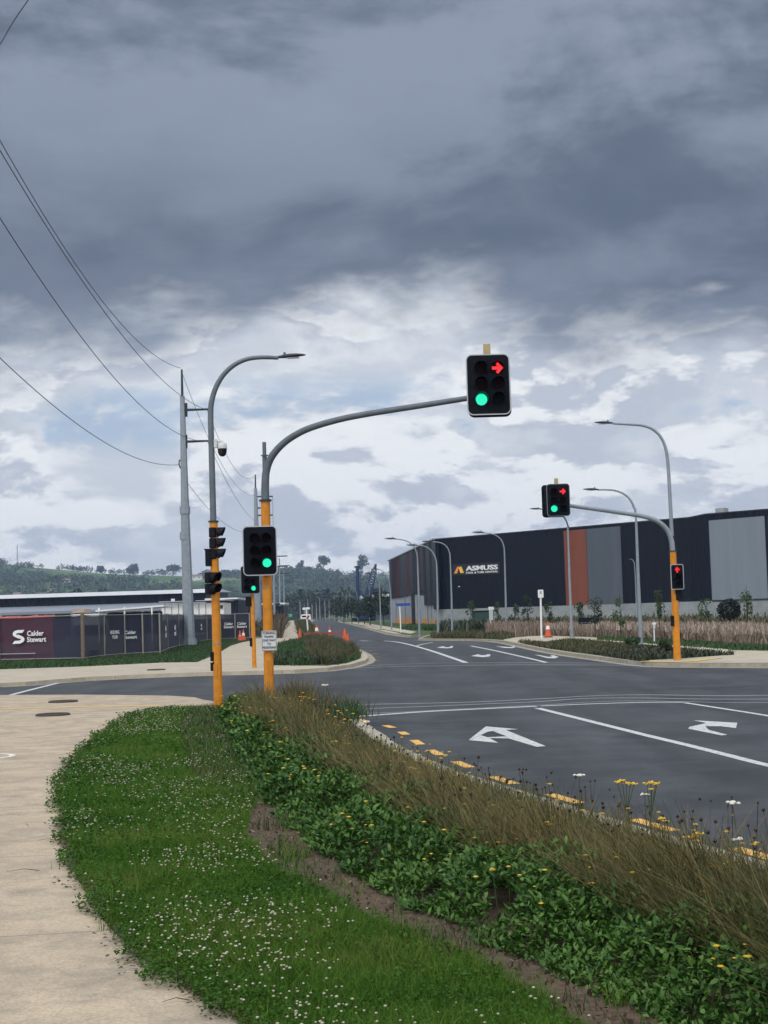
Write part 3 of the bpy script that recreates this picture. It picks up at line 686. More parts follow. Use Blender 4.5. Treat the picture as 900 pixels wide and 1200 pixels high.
# three-aspect lantern aimed along the side street, seen side on; and a slim box behind the pole
lc = A(257.2, 636.5, Y2); lantern(s2, Vector((lc.x-.03, Y2-.03, lc.z)), R(84), 1, 3, {}, None, None, .19, .205, .083, visor=.15)
lb = A(244.5, 653.5, Y2); mb = MB(); mb.box((lb.x, Y2-.02, lb.z), (.11, .2, .33), bev=.02); mb.box((lb.x-.005, Y2-.02, lb.z+.155), (.135, .22, .02)); bxh = mb.build('detector_box', M_black, s2)
mb = MB(); a = A(247, 618, Y2); b = A(247.5, 643, Y2); mb.tube([a, b], .009, 6); mb.box(A(247.4, 618.5, Y2), (.06, .03, .02)); mb.box(A(247.4, 629, Y2), (.06, .03, .02)); mb.build('conduit', M_dark, s2)
pl = A(248.6, 683.5, Y2-.16); lantern(s2, Vector((pl.x+.02, pl.y, pl.z)), R(52), 1, 2, {}, None, None, .22, .215, .085, name='pedestrian_lantern', visor=.17)
pb = A(248.7, 775.5, Y2-.02)
mb = MB(); mb.box((pb.x+.01, pb.y, pb.z+.10), (.085, .1, .18), bev=.02); mb.box((pb.x+.01, pb.y, pb.z-.09), (.085, .1, .17), bev=.02); pbt = mb.build('push_button_box', M_black, s2)
mb = MB(); mb.box((pb.x-.02, pb.y-.052, pb.z-.005), (.06, .02, .014)); mb.build('button_plate', M_cam, pbt)

pole_fittings(s2, B2, .088, R(-110))

# ---- small signal post across the side street
B3 = G(298.2, 782.5, KZ); Y3 = B3.y
s3 = empty('traffic_signal', B3, 'short orange signal post across the side street, partly hidden by the near mast arm pole', 'traffic signal')
t3 = A(293.5, 640, Y3); mb = MB(); mb.tube([B3, t3], [.075, .07], 14); mb.build('pole_sleeve', M_orange, s3)
l3 = A(293.4, 679.5, Y3-.2); lantern(s3, l3, R(-4), 2, 3, {(1, 2): 'green'}, .665, .965, .225, .242, .082, border=M_borderdim, off=(.0, -.05))
p3 = A(291.5, 705, Y3); mb = MB(); mb.box((p3.x, Y3-.05, p3.z), (.2, .16, .34), bev=.03); mb.build('pedestrian_lantern', M_black, s3)
p3 = A(295, 752.5, Y3); mb = MB(); mb.box((p3.x-.02, Y3-.04, p3.z), (.09, .1, .3), bev=.02); mb.build('push_button_box', M_black, s3)

# ---- far right corner: mast arm signal with a lamp on the same pole
B4 = G(793.8, 773.8, KZ); Y4 = B4.y
s4 = empty('traffic_signal', B4, 'far orange traffic signal pole at the right with mast arm and street lamp on top', 'traffic signal')
t4 = A(788.6, 646, Y4); mb = MB(); mb.tube([B4, t4], [.115, .10], 16); mb.build('pole_sleeve', M_orange, s4)
mb = MB(); mb.tube([t4-Vector((0, 0, .01)), t4+Vector((0, 0, .02))], .125, 14); mb.build('flange', M_dark, s4)
ap = [(788.4, 646, 0), (787, 634, 0), (783, 623, .02), (775.5, 614.5, .05), (764, 608, .1), (748, 604, .2), (725, 600.6, .37), (700, 597, .6), (672, 593.2, .85), (655, 591, 1.0)]
arc_pole(s4, [A(x, y, Y4-1.2*t) for x, y, t in ap], .085, .055, 'mast_arm', M_steel2, 12)
lp = [(787.3, 628), (786, 600), (784.4, 570), (782.6, 542), (779.6, 524), (773.5, 511), (764, 502.5), (752, 498.5), (738, 497.4), (718, 496.2)]
arc_pole(s4, [A(x, y, Y4) for x, y in lp], .062, .034, 'lamp_arm', M_steel2, 12)
lamp_head(s4, A(716, 496, Y4), (-1, -.05), M_dark, .80)
Yo4 = Y4-1.2-.2; c4 = A(654.3, 586, Yo4)
lantern(s4, c4, R(-2), 2, 3, {(1, 0): 'right', (0, 2): 'green'}, .70, .99, .27, .26, .098, border=M_borderdim)
c4b = A(648.4, 587.2, Yo4+.6); lantern(s4, c4b, R(176), 2, 3, {}, .70, 1.0, .27, .26, .098, border=M_borderdim)
mb = MB(); bx = A(651.8, 564.5, Yo4+.3); mb.box((bx.x, bx.y, bx.z), (.11, .09, .2)); mb.build('mounting_bracket', MATS['primed_bracket'], s4)
mb = MB(); mb.tube([A(659, 604, Yo4+.1), A(664, 611, Yo4+.3), A(666.5, 618, Yo4+.3)], .015, 6); mb.build('cable', M_dark, s4)
c5 = A(793.6, 676, Y4-.24); lantern(s4, c5, R(3), 1, 3, {(0, 0): 'up'}, .40, .78, .2, .215, .092)
mb = MB(); q = A(793, 696, Y4); mb.box((q.x+.04, Y4-.02, q.z+.06), (.24, .2, .17), bev=.03); mb.box((q.x+.05, Y4-.02, q.z-.11), (.22, .2, .17), bev=.03); mb.build('pedestrian_lantern', M_black, s4)
mb = MB(); q = A(787.6, 727.5, Y4); mb.box((q.x, Y4-.05, q.z), (.1, .12, .32), bev=.02); mb.build('push_button_box', M_black, s4)
mb = MB(); q = A(796.8, 745, Y4); mb.box((q.x, Y4+.05, q.z), (.08, .1, .18), bev=.02); mb.build('control_box', M_black, s4)

# ================================================================== STREET LAMPS ALONG THE RIGHT
def street_lamp(base, path, head_s, label, r0=.075, r1=.035, mat=M_steel2, plate=True, group='grey street lamps along the far road'):
    bx, by = base; b = G(bx, by, KZ); Y = b.y
    e = empty('street_lamp', b, label, 'street lamp', group)
    pts = [b]+[A(x, y, Y) for x, y in path]
    # straight tapered column up to the bend, then the arm
    P = [b, pts[1]]+smooth_line(pts[1:], 5)[1:]; ln = [0]
    for i in range(1, len(P)): ln.append(ln[-1]+(P[i]-P[i-1]).length)
    mb = MB(); mb.tube(P, [r0*1.25+(r1-r0*1.25)*q/ln[-1] for q in ln], 10); mb.build('column', mat, e)
    mb = MB(); mb.tube([(b.x, b.y, KZ), (b.x, b.y, KZ+.03)], r0*2.2, 10); mb.build('base_plate', mat, e)
    d = (pts[-1]-pts[-2]); lamp_head(e, pts[-1], d, M_dark, head_s)
    return e
street_lamp((670.3, 747), [(667.5, 680), (665.5, 622), (663.8, 611), (660.2, 604), (654, 599.8), (645, 597.6), (633, 596.6)], .95, 'grey street lamp before the red wall panel, its head beside the far signal')
street_lamp((751.3, 757), [(748, 680), (745.2, 607), (742.6, 594), (737.5, 584.4), (730, 578.2), (720.5, 574.8), (710, 573.9), (700, 574)], .95, 'tall grey street lamp in the right bed, between the signal pole and the young trees')
street_lamp((746.6, 729), [(745.2, 690), (744, 667), (743.2, 659.5), (741.2, 656.2), (739, 655.3)], .45, 'small pale lamp post close to the dark warehouse wall', .07, .04, group=None)
street_lamp((593.4, 741), [(592.6, 700), (591.2, 650), (590.2, 640), (587.4, 632.8), (582, 628), (575, 625.3), (566, 624.2)], 1.25, 'street lamp immediately right of the white lettering on the dark warehouse')
street_lamp((530, 743), [(529.2, 700), (527.6, 655), (526.4, 646.5), (523.4, 640.6), (518.6, 637), (513, 635.4), (506, 635)], 1.2, 'street lamp just left of the orange logo on the dark warehouse')
street_lamp((513.4, 746), [(512.8, 700), (511.8, 664), (510.5, 655), (507.4, 648), (502.5, 642.8), (496, 639.9), (488, 639.2)], 1.1, 'street lamp in front of the near corner of the dark warehouse')
street_lamp((491.6, 746.5), [(490.8, 700), (489.2, 656), (487.9, 647), (484.4, 639.8), (478.4, 634.9), (471, 632.5), (463, 631.6)], 1.15, 'street lamp with the tallest head against the striped left wall of the warehouse')
street_lamp((459, 738), [(458.2, 700), (456.6, 684), (454.6, 677), (451.2, 671.6), (446.8, 668.2), (443, 667.3)], 1.2, 'slim street lamp at the far left end of the warehouse', group='slim far street lamps')
street_lamp((446.3, 737), [(445.6, 710), (444.6, 684), (443.4, 679), (440.8, 674.6), (437.6, 672.8), (434.4, 672.4)], 1.1, 'slim street lamp between the dark trees and the far end of the warehouse', group='slim far street lamps')
street_lamp((433.6, 732.6), [(433.2, 710), (432.6, 690), (431.6, 683.5), (429.6, 680), (427, 679)], 1.3, 'thin distant street lamp in front of the crane', group='slim far street lamps')
street_lamp((419.6, 728.6), [(419.2, 712), (418.6, 699), (417.8, 694), (416.2, 691.6), (414, 691)], 1.5, 'most distant street lamp, below the blue piling mast', group='slim far street lamps')

# ================================================================== POWER POLES AND LINES
BU = G(221.8, 757.5, KZ); YU = 100.9; BU = Vector((BU.x*YU/BU.y, YU, KZ))
pu = empty('power_pole', BU, 'tall pale steel power pole by the site fence with two short side arms', 'power pole')
tu = A(213.6, 464, YU)
mb = MB(); mb.tube([BU, A(217.5, 620, YU), tu], [.40, .30, .155], 8, smooth=False); mb.build('pole_shaft', M_steel2, pu)
mb = MB(); mb.tube([BU, BU+Vector((0, 0, .5))], [.52, .46], 8, smooth=False)
for y in (598, 628): c = A(216.8, y, YU); mb.tube([c-Vector((0, 0, .25)), c+Vector((0, 0, .25))], .345, 8, smooth=False)
mb.build('pole_collar', M_steel2, pu)
mb = MB(); mb.tube([tu-Vector((0, 0, .1)), A(213, 433, YU)], [.09, .06], 8); mb.build('pole_top', M_dark, pu)
for y0, y1 in ((480.4, 479.6), (517.6, 516.6)):
    mb = MB(); a, b = A(216, y0, YU), A(244, y1, YU); mb.tube([a, b], [.09, .065], 8); sa = mb.build('side_arm', M_dark, pu); mb = MB(); mb.tube([a-Vector((-.12, 0, .45)), a+Vector((.12, 0, .45))], .09, 8); mb.build('arm_bracket', M_dark, sa)
mb = MB(); a = A(209.8, 544.5, YU); mb.tube([A(213.5, 538, YU), A(210, 540, YU), a, A(211.5, 549, YU)], .045, 6); mb.build('cable_hook', M_dark, pu)
YV = 165.0; bv = A(303, 743.5, YV); BV = Vector((bv.x, YV, KZ))
pv = empty('power_pole', BV, 'second steel power pole beyond, mostly hidden behind the near orange mast arm pole', 'power pole')
tv = A(299.4, 572, YV); mb = MB(); mb.tube([BV, tv], [.46, .17], 8, smooth=False); mb.build('pole_shaft', M_steel2, pv)
mb = MB(); mb.tube([tv, A(299.2, 556, YV)], [.09, .07], 6); mb.build('pole_top', M_dark, pv)
for y, x1 in ((582, 319.5), (595.5, 307), (604, 319.5)):
    mb = MB(); mb.tube([A(300, y, YV), A(x1, y-.4, YV)], .075, 6); mb.build('side_arm', M_dark, pv)
mb = MB(); mb.tube([A(319.5, 581, YV), A(320.5, 640, YV)], .02, 5); mb.build('down_lead', M_wire, pv)
YV3 = 330.0; b3 = A(366, 731, YV3)
FARP = []
for i, (x, yt, Yp) in enumerate(((321.5, 640, 300), (328, 654, 400), (333, 668, 520))):
    b = A(x, 720, Yp); b = Vector((b.x, Yp, -.05)); e = empty('power_pole', b, ('thin distant power pole just right of the near orange pole', 'second thin distant power pole, right of the near orange pole', 'farthest and shortest of the thin distant power poles')[i], 'power pole', 'thin distant power poles')
    mb = MB(); t = A(x-.6, yt, Yp); mb.tube([b, t], [.3, .15], 6); mb.build('pole_shaft', M_steel2, e)
    
    for dz in (2, 4): mb = MB(); mb.tube([t-Vector((.0, 0, dz)), t+Vector((2.6, 0, -dz))], .12, 5); mb.build('side_arm', M_dark, e)
def wire(pts, lab, r=.014, mat=M_wire, group='overhead power lines'):
    P = smooth_line(pts, 10) if len(pts) > 2 else pts
    mb = MB(); mb.tube(P, r, 5, caps=False); return tag(mb.build('power_line', mat), lab, 'power line', group)
def span(pxs, lab, e0, e1, r=.016, mat=M_wire, group='overhead power lines'):
    """a wire hanging in the upright plane through e0 and e1; the sag is fitted to the surveyed points"""
    d = Vector((e1[0]-e0[0], e1[1]-e0[1])); T = []; Z = []
    for x, y in pxs:
        p = on_plane(x, y, e0, e1); T.append((Vector((p.x-e0[0], p.y-e0[1])).dot(d))/d.length_squared); Z.append(p.z)
    c = np.polyfit(T, Z, 2); t0 = min(0, min(T)) if len(e0) == 2 else 0.0
    wire_pts = [Vector((e0[0]+d.x*t, e0[1]+d.y*t, float(np.polyval(c, t)))) for t in np.linspace(t0, max(T), 40)]
    mb = MB(); mb.tube(wire_pts, r, 5, caps=False); return tag(mb.build('power_line', mat), lab, 'power line', group)
PE = (BU.x, YU); PB = (-12.6, 34.0)
q = A(213, 433.5, YU); span(((0, 160), (30, 219), (62, 271), (97, 325), (140, 376), (175, 409), (212, 432.5)), 'highest power line, arriving at the very top of the tall pole', PB, (q.x, YU))
q = A(242, 479, YU); span(((0, 178), (28, 224), (58, 270), (90, 318), (125, 368), (150, 400), (176, 432), (209, 464), (242, 479)), 'power line meeting the tall pole at its upper side arm', (PB[0]+.9, PB[1]), (q.x, YU))
q = A(242, 517, YU); span(((0, 257), (30, 302), (64, 351), (100, 400), (140, 450), (175, 485), (210, 509), (242, 517)), 'power line meeting the tall pole at its lower side arm', (PB[0]+.9, PB[1]), (q.x, YU))
q = A(209.5, 544.5, YU); span(((0, 420), (36, 452), (76, 486), (120, 517), (160, 537), (190, 544), (209.5, 544.5)), 'lowest power line, ending at the hook of the tall pole', PB, (q.x, YU))
P0, P1 = A(0, 52, 44), A(33, 0, 37.5); dv = P1-P0
wire([P0-dv*1.2, P0, P1, P1+dv*3-Vector((0, 0, .6)), P1+dv*8-Vector((0, 0, -2))], 'single power line crossing the top left corner of the sky', .014)
def back(pxs, lab, y0, y1):
    p, q = A(*pxs[0], y0), A(*pxs[-1], y1)
    span(pxs, lab, (p.x, p.y, 0), (q.x, q.y, 0), .017, M_wire2, 'power lines between the two steel poles')
back(((213, 434), (225, 468), (240, 505), (256, 540), (272, 562), (285, 573), (298.5, 582)), 'power line descending from the top of the tall pole to the second pole', 100.9, 164.8)
back(((242, 479), (250, 497), (260, 522), (270, 543), (282, 556), (298.8, 557.5)), 'power line from the upper side arm to the top of the second pole', 101, 164.9)
back(((243, 517), (256, 545), (270, 572), (284, 595), (298.5, 610)), 'power line from the lower side arm down to the second pole', 101, 164.9)
back(((216, 560), (232, 582), (250, 604), (275, 619), (300, 622)), 'thin low power line sagging behind the near lamp post', 101, 164.8)

# ================================================================== THE DARK WAREHOUSE
C0 = A(513, 714, 190); C1 = A(812, 704, 168.6); C1b = A(831, 703, 166.8); C2 = A(900, 700, 161.5); CL = A(457.5, 716, 288)
def xy(p): return (p.x, p.y)
d2 = (Vector(xy(C2))-Vector(xy(C1b))).normalized(); C3 = Vector(xy(C2))+d2*26
wh = empty('warehouse', (C0.x, C0.y, KZ), 'huge dark navy warehouse with red and grey wall panels behind the far street lamps', 'warehouse')
def ztop(px, py, p0, p1): return on_plane(px, py, p0, p1).z
zL, z0, z1 = A(457.5, 657.5, 288).z, ztop(513, 632, C0, C1), ztop(812, 606.5, C0, C1)
z1b, z2 = ztop(832, 602.5, C1b, C2), ztop(900, 597, C1b, C2)
DZ = 2.12                                                            # top of the concrete base panels
M_navy = ribbed('navy_cladding', (.0048, .0062, .0135), .35, math.atan2(C1.y-C0.y, C1.x-C0.x), .35)
M_navy2 = ribbed('navy_side_cladding', (.0045, .006, .015), .35, math.atan2(C0.y-CL.y, C0.x-CL.x), .35)
M_redp = ribbed('rust_panel', (.185, .060, .038), .35, math.atan2(C1.y-C0.y, C1.x-C0.x), .25)
M_greyp = ribbed('grey_panel', (.085, .10, .125), .35, math.atan2(C1.y-C0.y, C1.x-C0.x), .25)
M_lgreyp = ribbed('light_grey_panel', (.195, .225, .265), .35, math.atan2(C2.y-C1b.y, C2.x-C1b.x), .2)
M_dado = ground_mat('dado_concrete', (.30, .32, .335), (.26, .28, .295), (.2, .21, .22), .12, .6, 8, rough=.9, bump=.1)
M_orangep = plain('orange_bollard_paint', (.62, .24, .04), .6, 0, .2, 1)
M_sidegrey = plain('side_concrete', (.30, .325, .36), .8, 0, .15, .3)
M_roofm = plain('roof_grey', (.05, .055, .065), .5, .2, .15, .1)
def wallq(name, a, b, za0, za1, zb0, zb1, mat, thick=.25, out=0.0, parent=None):
    """upright wall slab between plan points a and b, its face moved outwards (towards the camera side) by out"""
    a, b = Vector((a[0], a[1])), Vector((b[0], b[1])); d = (b-a).normalized(); n = Vector((d.y, -d.x))
    if n.dot(a) > 0: n = -n
    f0, f1, g0, g1 = a+n*out, b+n*out, a+n*(out-thick), b+n*(out-thick)
    mb = MB(); mb.add([(f0.x, f0.y, za0), (f1.x, f1.y, zb0), (f1.x, f1.y, zb1), (f0.x, f0.y, za1), (g0.x, g0.y, za0), (g1.x, g1.y, zb0), (g1.x, g1.y, zb1), (g0.x, g0.y, za1)],
                      [(0, 1, 2, 3), (5, 4, 7, 6), (4, 0, 3, 7), (1, 5, 6, 2), (3, 2, 6, 7), (4, 5, 1, 0)])
    return mb.build(name, mat, parent or wh)
wallq('wall', C0, C1, DZ+.03, z0, DZ+.03, z1, M_navy)
wallq('wall', C1, C1b, DZ+.03, z1, DZ+.03, z1b, M_navy)
wallq('wall', C1b, C3, DZ+.03, z1b, DZ+.03, z2+(z2-z1b)*1.6, M_navy)
wallq('wall_base', C0, C1, -.1, DZ, -.1, DZ, M_dado, .3, .03); wallq('wall_base', C1, C1b, -.1, DZ, -.1, DZ, M_dado, .3, .03); wallq('wall_base', C1b, C3, -.1, DZ, -.1, DZ, M_dado, .3, .03)
def front(px0, px1, y0, y1, name, mat, p0, p1, out=.035):
    a0, a1 = on_plane(px0, y0, p0, p1), on_plane(px0, y1, p0, p1); b0, b1 = on_plane(px1, y0-.0, p0, p1), on_plane(px1, y1, p0, p1)
    return a0, a1, b0, b1
for px0, px1, mat, nm in ((661.5, 687.6, M_redp, 'wall_panel'), (688, 728, M_greyp, 'wall_panel')):
    a, b = on_plane(px0+.6, 660, C0, C1), on_plane(px1+.6, 660, C0, C1)
    f = lambda p: z0+(z1-z0)*(Vector(xy(p))-Vector(xy(C0))).length/(Vector(xy(C1))-Vector(xy(C0))).length
    o = wallq(nm, a, b, DZ+.02, f(a)-.28, DZ+.02, f(b)-.28, mat, .06, .055)
    o['label'] = 'rust red wall panel' if px0 < 680 else 'mid grey wall panel'
a, b = on_plane(833, 660, C1b, C2), on_plane(898.4, 660, C1b, C2)
wallq('wall_panel', a, b, DZ+.02, ztop(832, 610, C1b, C2), DZ+.02, ztop(898, 604.5, C1b, C2), M_lgreyp, .06, .055)['label'] = 'large light grey wall panel'
wallq('wall_trim', a, C3, DZ-.08, DZ+.10, DZ-.08, DZ+.10, M_dark, .05, .075)
b2 = on_plane(902, 660, C1b, C2); wallq('wall_panel', b2, C3, DZ+.12, z2-.7, DZ+.12, z2+.6, ribbed('slate_panel', (.035, .05, .07), .35), .06, .055)
# parapet capping and roof vent
for p, q, za, zb in ((C0, C1, z0, z1), (C1, C1b, z1, z1b), (C1b, C3, z1b, z2+(z2-z1b)*1.6)):
    wallq('capping', p, q, za-.02, za+.10, zb-.02, zb+.10, M_dark, .4, .06)
v = A(846, 601, 172); mb = MB(); mb.box((v.x, v.y, z2+.15), (1.1, 1, 1.6), R(-40)); mb.build('roof_vent', plain('vent_grey', (.3, .32, .34), .5), wh)
# striped left wall
def sp_(px, py=680): return on_plane(px, py, CL, C0)
def fz(p): return zL+(z0-zL)*(Vector(xy(p))-Vector(xy(CL))).length/(Vector(xy(C0))-Vector(xy(CL))).length
wallq('wall', CL, C0, 4.0, zL, 2.0, z0, M_navy2, .3, 0)
wallq('wall_base', CL, C0, -.1, 6.0, -.1, 3.6, M_sidegrey, .3, .012)
MS = dict(m=plain('maroon_fin', (.055, .010, .015), .7, spec=.1), g=plain('grey_fin', (.030, .036, .046), .7, spec=.1), d=M_navy2, r=plain('dusty_red_fin', (.068, .022, .025), .7, spec=.1), p=plain('plum_fin', (.012, .007, .011), .7, spec=.1), b=plain('blue_grey_fin', (.016, .022, .032), .7, spec=.1))
stripes = [(457.6, 460.2, 'd', 701.5), (460.2, 466, 'p', 701), (466, 469.4, 'm', 700.5), (469.4, 471.8, 'g', 700), (471.8, 478, 'd', 699), (478, 481, 'r', 697.5), (481, 485.2, 'd', 697),
           (485.2, 490, 'b', 695.5), (490, 492.6, 'g', 694.5), (492.6, 494.6, 'm', 694), (494.6, 497.6, 'd', 693.5), (497.6, 499.6, 'b', 709.5), (499.6, 501.4, 'p', 709.3), (501.4, 506, 'd', 709.2), (506, 508.6, 'b', 709.4), (508.6, 513, 'd', 714)]
for x0, x1, k, yb in stripes:
    a, b = sp_(x0), sp_(x1); zb = on_plane((x0+x1)/2, yb, CL, C0).z
    wallq('wall_fin', a, b, zb, fz(a)-.1, zb, fz(b)-.1, MS[k], .4, .16+.05*random.random())
for x0, x1 in ((461.4, 466), (466.6, 471), (471.6, 476.5), (477, 481.6), (486, 490.6), (494, 499.2), (502, 506.2), (508, 511.6)):
    a, b = sp_(x0), sp_(x1); zt = on_plane((x0+x1)/2, 724.5+(x0-461)*.045, CL, C0).z
    wallq('orange_base', a, b, -.1, max(1.0, zt), -.1, max(1.0, zt), M_orangep, .05, .06)
a, b = sp_(481.8), sp_(485.4); wallq('doorway', a, b, -.1, 6.2, -.1, 6.2, M_black, .1, .10)
for x in (463, 474, 488.5, 500.2, 504.2): a, b = sp_(x), sp_(x+.5); wallq('wall_rib', a, b, -.1, 4.2, -.1, 4.0, M_dado, .1, .15)
wallq('capping', CL, C0, zL-.02, zL+.14, z0-.02, z0+.14, plain('cap_pale', (.2, .22, .25), .5), .5, .3)
mb = MB()  # roof and back walls
rf = [(CL.x, CL.y, zL-.3), (C0.x, C0.y+.3, z0-.3), (C1.x, C1.y+.3, z1-.3), (C1b.x, C1b.y+.3, z1-.3), (C3.x, C3.y+.3, z1-.3), (C3.x+34, C3.y+70, z1-.3), (60, 330, zL-.3), (CL.x+6, 340, zL-.3)]
mb.prism(ccw([(p[0], p[1]) for p in rf]), 9.6, 9.9); mb.build('roof', M_roofm, wh)
# the sign: white letters and an orange folded-plate emblem
fa = math.atan2(C1.y-C0.y, C1.x-C0.x); fn = Vector((math.sin(fa), -math.cos(fa), 0))
pc1 = on_plane(565.5, 665.4, C0, C1); sg = MB(); sgn = on_plane(558, 667, C0, C1)
def fpt(px, py, out=.12): p = on_plane(px, py, C0, C1); return p+fn*out
mb = MB(); mb.M = None
def facepoly(mb, pts, o0=.06, o1=.2):
    P = [on_plane(x, y, C0, C1) for x, y in pts]; n = len(P); f = [p+fn*o1 for p in P]; g = [p+fn*o0 for p in P]
    mb.add(f+g, [tuple(range(n)), tuple(range(2*n-1, n-1, -1))]+[((i+1) % n, i, n+i, n+(i+1) % n) for i in range(n)])
facepoly(mb, ((530.6, 661.6), (586, 658.6), (586, 672.4), (530.6, 674.6)), .02, .05); sgo = mb.build('sign', plain('sign_back', (.008, .01, .02), .5), wh)
mb = MB(); facepoly(mb, ((533, 672.2), (537, 664.2), (539.2, 664.1), (536.6, 672)), .06, .2); facepoly(mb, ((537.6, 664.2), (541.2, 664), (542, 666), (538.8, 666.3)), .06, .2); mb.build('emblem', plain('emblem_orange', (.75, .26, .06), .5), sgo)
mb = MB(); facepoly(mb, ((541.2, 664), (544.2, 671.4), (540.9, 671.7), (538.9, 666.6)), .06, .22); mb.build('emblem', plain('emblem_yellow', (.8, .5, .06), .5), sgo)
hgt = 5.0*190/1800
w_target = (on_plane(584, 665, C0, C1)-on_plane(546.6, 665, C0, C1)).length
text('ASMUSS', fpt(565.4, 665.6), .78, M_txtw, sgo, yaw=fa, bold=.025, ext=.05, width=w_target)
text('STEEL & TUBE CENTRAL', fpt(565.4, 670.6), .30, M_txtw, sgo, yaw=fa, bold=.01, ext=.03, width=w_target)
wallq('wall_light', on_plane(538, 688, C0, C1), on_plane(539.6, 688, C0, C1), 4.8, 4.9, 4.8, 4.9, M_wht, .1, .2)

# ================================================================== LEFT: LOW BUILDINGS BEHIND THE FENCE
YL = 215.0
lb = empty('depot_building', (A(60, 720, YL).x, YL, 0), 'long low dark building with a pale roof edge behind the site fence', 'building')
def face_box(name, x0, x1, y0, y1, Y, dep, mat, par, tilt=0):
    """block whose front spans two surveyed corners at distance Y and runs dep metres back"""
    a, b = A(x0, y1, Y), A(x1, y0, Y); mb = MB(); mb.box(((a.x+b.x)/2, Y+dep/2, (a.z+b.z)/2), (b.x-a.x, dep, b.z-a.z)); return mb.build(name, mat, par)
M_lwall = ribbed('dark_wall', (.006, .009, .018), .5); M_lroof = plain('pale_roof_edge', (.74, .76, .79), .5, 0, .08, .2); M_lcan = plain('canopy_grey', (.20, .225, .275), .5, 0, .1, .2)
a, b = A(-330, 703, YL), A(241, 690.5, YL)
mb = MB(); mb.box(((a.x+b.x)/2, YL+15, A(0, 706, YL).z+.0), (b.x-a.x, 30, 1.75)); mb.build('wall', M_lwall, lb)
zr = A(0, 697.5, YL).z; mb = MB()
mb.add([(a.x-.5, YL-.6, zr-.52), (b.x+.5, YL-.6, zr-.52), (b.x+.5, YL-.6, zr), (a.x-.5, YL-.6, zr), (a.x-.5, YL+15, zr+.25), (b.x+.5, YL+15, zr+.25), (b.x+.5, YL+31, zr), (a.x-.5, YL+31, zr)],
       [(0, 1, 2, 3), (3, 2, 5, 4), (4, 5, 6, 7), (0, 7, 6, 1), (0, 3, 4, 7), (1, 6, 5, 2)]); mb.build('roof', M_lroof, lb)
zc = A(0, 716, YL-6).z; mb = MB(); mb.add([(a.x, YL-7, zc-.6), (b.x+1.2, YL-7, zc-.6), (b.x+1.2, YL-7, zc-.25), (a.x, YL-7, zc-.25), (a.x, YL-.05, zc+.55), (b.x+1.2, YL-.05, zc+.55), (b.x+1.2, YL-.05, zc-.6), (a.x, YL-.05, zc-.6)], [(0, 1, 2, 3), (3, 2, 5, 4), (4, 5, 6, 7), (7, 6, 1, 0), (0, 3, 4, 7), (1, 6, 5, 2)]); mb.build('canopy', M_lcan, lb)
mb = MB(); mb.box(((a.x+b.x)/2, YL+12, 1.5), (b.x-a.x, 22, 3.2)); mb.build('wall_base', M_black, lb)
for k in range(14):
    x = a.x+3+k*(b.x-a.x-6)/13; mb = MB(); mb.box((x, YL-6.8, zc/2-.2), (.3, .3, zc-.6)); mb.build('canopy_post', M_steel2, lb)
mb = MB(); q = A(202, 703.5, YL-1); mb.box((q.x, YL-.3, q.z), (.5, .4, .45)); mb.build('wall_box', M_wht, lb)
# dark end wing to the right of the lamp post and a pale slab roof further right
e = empty('shed', (A(262, 720, 205).x, 205, 0), 'dark flat shed with a white roof edge, right of the near lamp post', 'building')
face_box('wall', 241.5, 279, 703.5, 722, 205, 14, M_lwall, e); face_box('roof', 240, 278.5, 700.2, 703.2, 204.6, 15, M_lroof, e)
e = empty('shed', (A(320, 720, 300).x, 300, 0), 'pale flat roofed shed far off, behind the short signal post', 'building')
face_box('roof', 280.5, 334, 706.2, 709.6, 300, 12, M_lroof, e); face_box('wall', 282, 332, 709.7, 724, 300.4, 11, M_lwall, e); face_box('window', 322, 328, 706.7, 709.2, 299.9, .06, M_glass, e)
# white site office and lean-to roof
e = empty('site_office', (A(228, 720, 150).x, 150, KZ), 'white single storey site office behind the fence beside the tall pole', 'building')
face_box('wall', 189.5, 262, 706, 727, 150, 7, plain('cream_wall', (.74, .74, .72), .7, 0, .06, .4), e); face_box('roof', 186, 264, 702.6, 705.8, 149.5, 8.2, plain('office_roof', (.46, .47, .48), .6), e)
face_box('window', 258, 261, 709, 713, 149.9, .08, M_glass, e); face_box('window', 225, 229, 703.6, 705.2, 149.4, .08, M_glass, e)
for k in range(9): face_box('wall_joint', 193+k*8, 193.4+k*8, 707, 726, 149.97, .05, M_lcan, e)
e = empty('carport', (A(150, 720, 135).x, 135, KZ), 'open lean-to with a thin sloping pale roof behind the fence banner', 'carport')
p, q = A(112, 717, 133), A(192, 710.8, 135); mb = MB(); mb.add([(p.x, p.y, p.z), (q.x, q.y, q.z), (q.x, q.y, q.z+.14), (p.x, p.y, p.z+.14), (p.x, p.y+7, p.z), (q.x, q.y+7, q.z), (q.x, q.y+7, q.z+.14), (p.x, p.y+7, p.z+.14)], [(0, 1, 2, 3), (5, 4, 7, 6), (4, 0, 3, 7), (1, 5, 6, 2), (3, 2, 6, 7), (4, 5, 1, 0)]); mb.build('roof', M_lroof, e)
for x in (116, 146, 178): r_ = A(x, 720, 134); mb = MB(); mb.box((r_.x, 134, 1.6), (.12, .12, 3.0)); mb.build('post', M_wht, e)
face_box('back_wall', 114, 190, 716.5, 728, 139, .2, M_black, e)
e = empty('site_cabin', (A(101, 720, 110).x, 110, KZ), 'small white cabin with a tan top, behind the thick fence corner post', 'cabin')
face_box('wall', 85.5, 116, 719, 733, 110, 3, M_wht, e); face_box('roof', 85, 99, 713.5, 718.6, 110.6, 2.4, plain('tan_roof', (.35, .27, .22), .8), e)
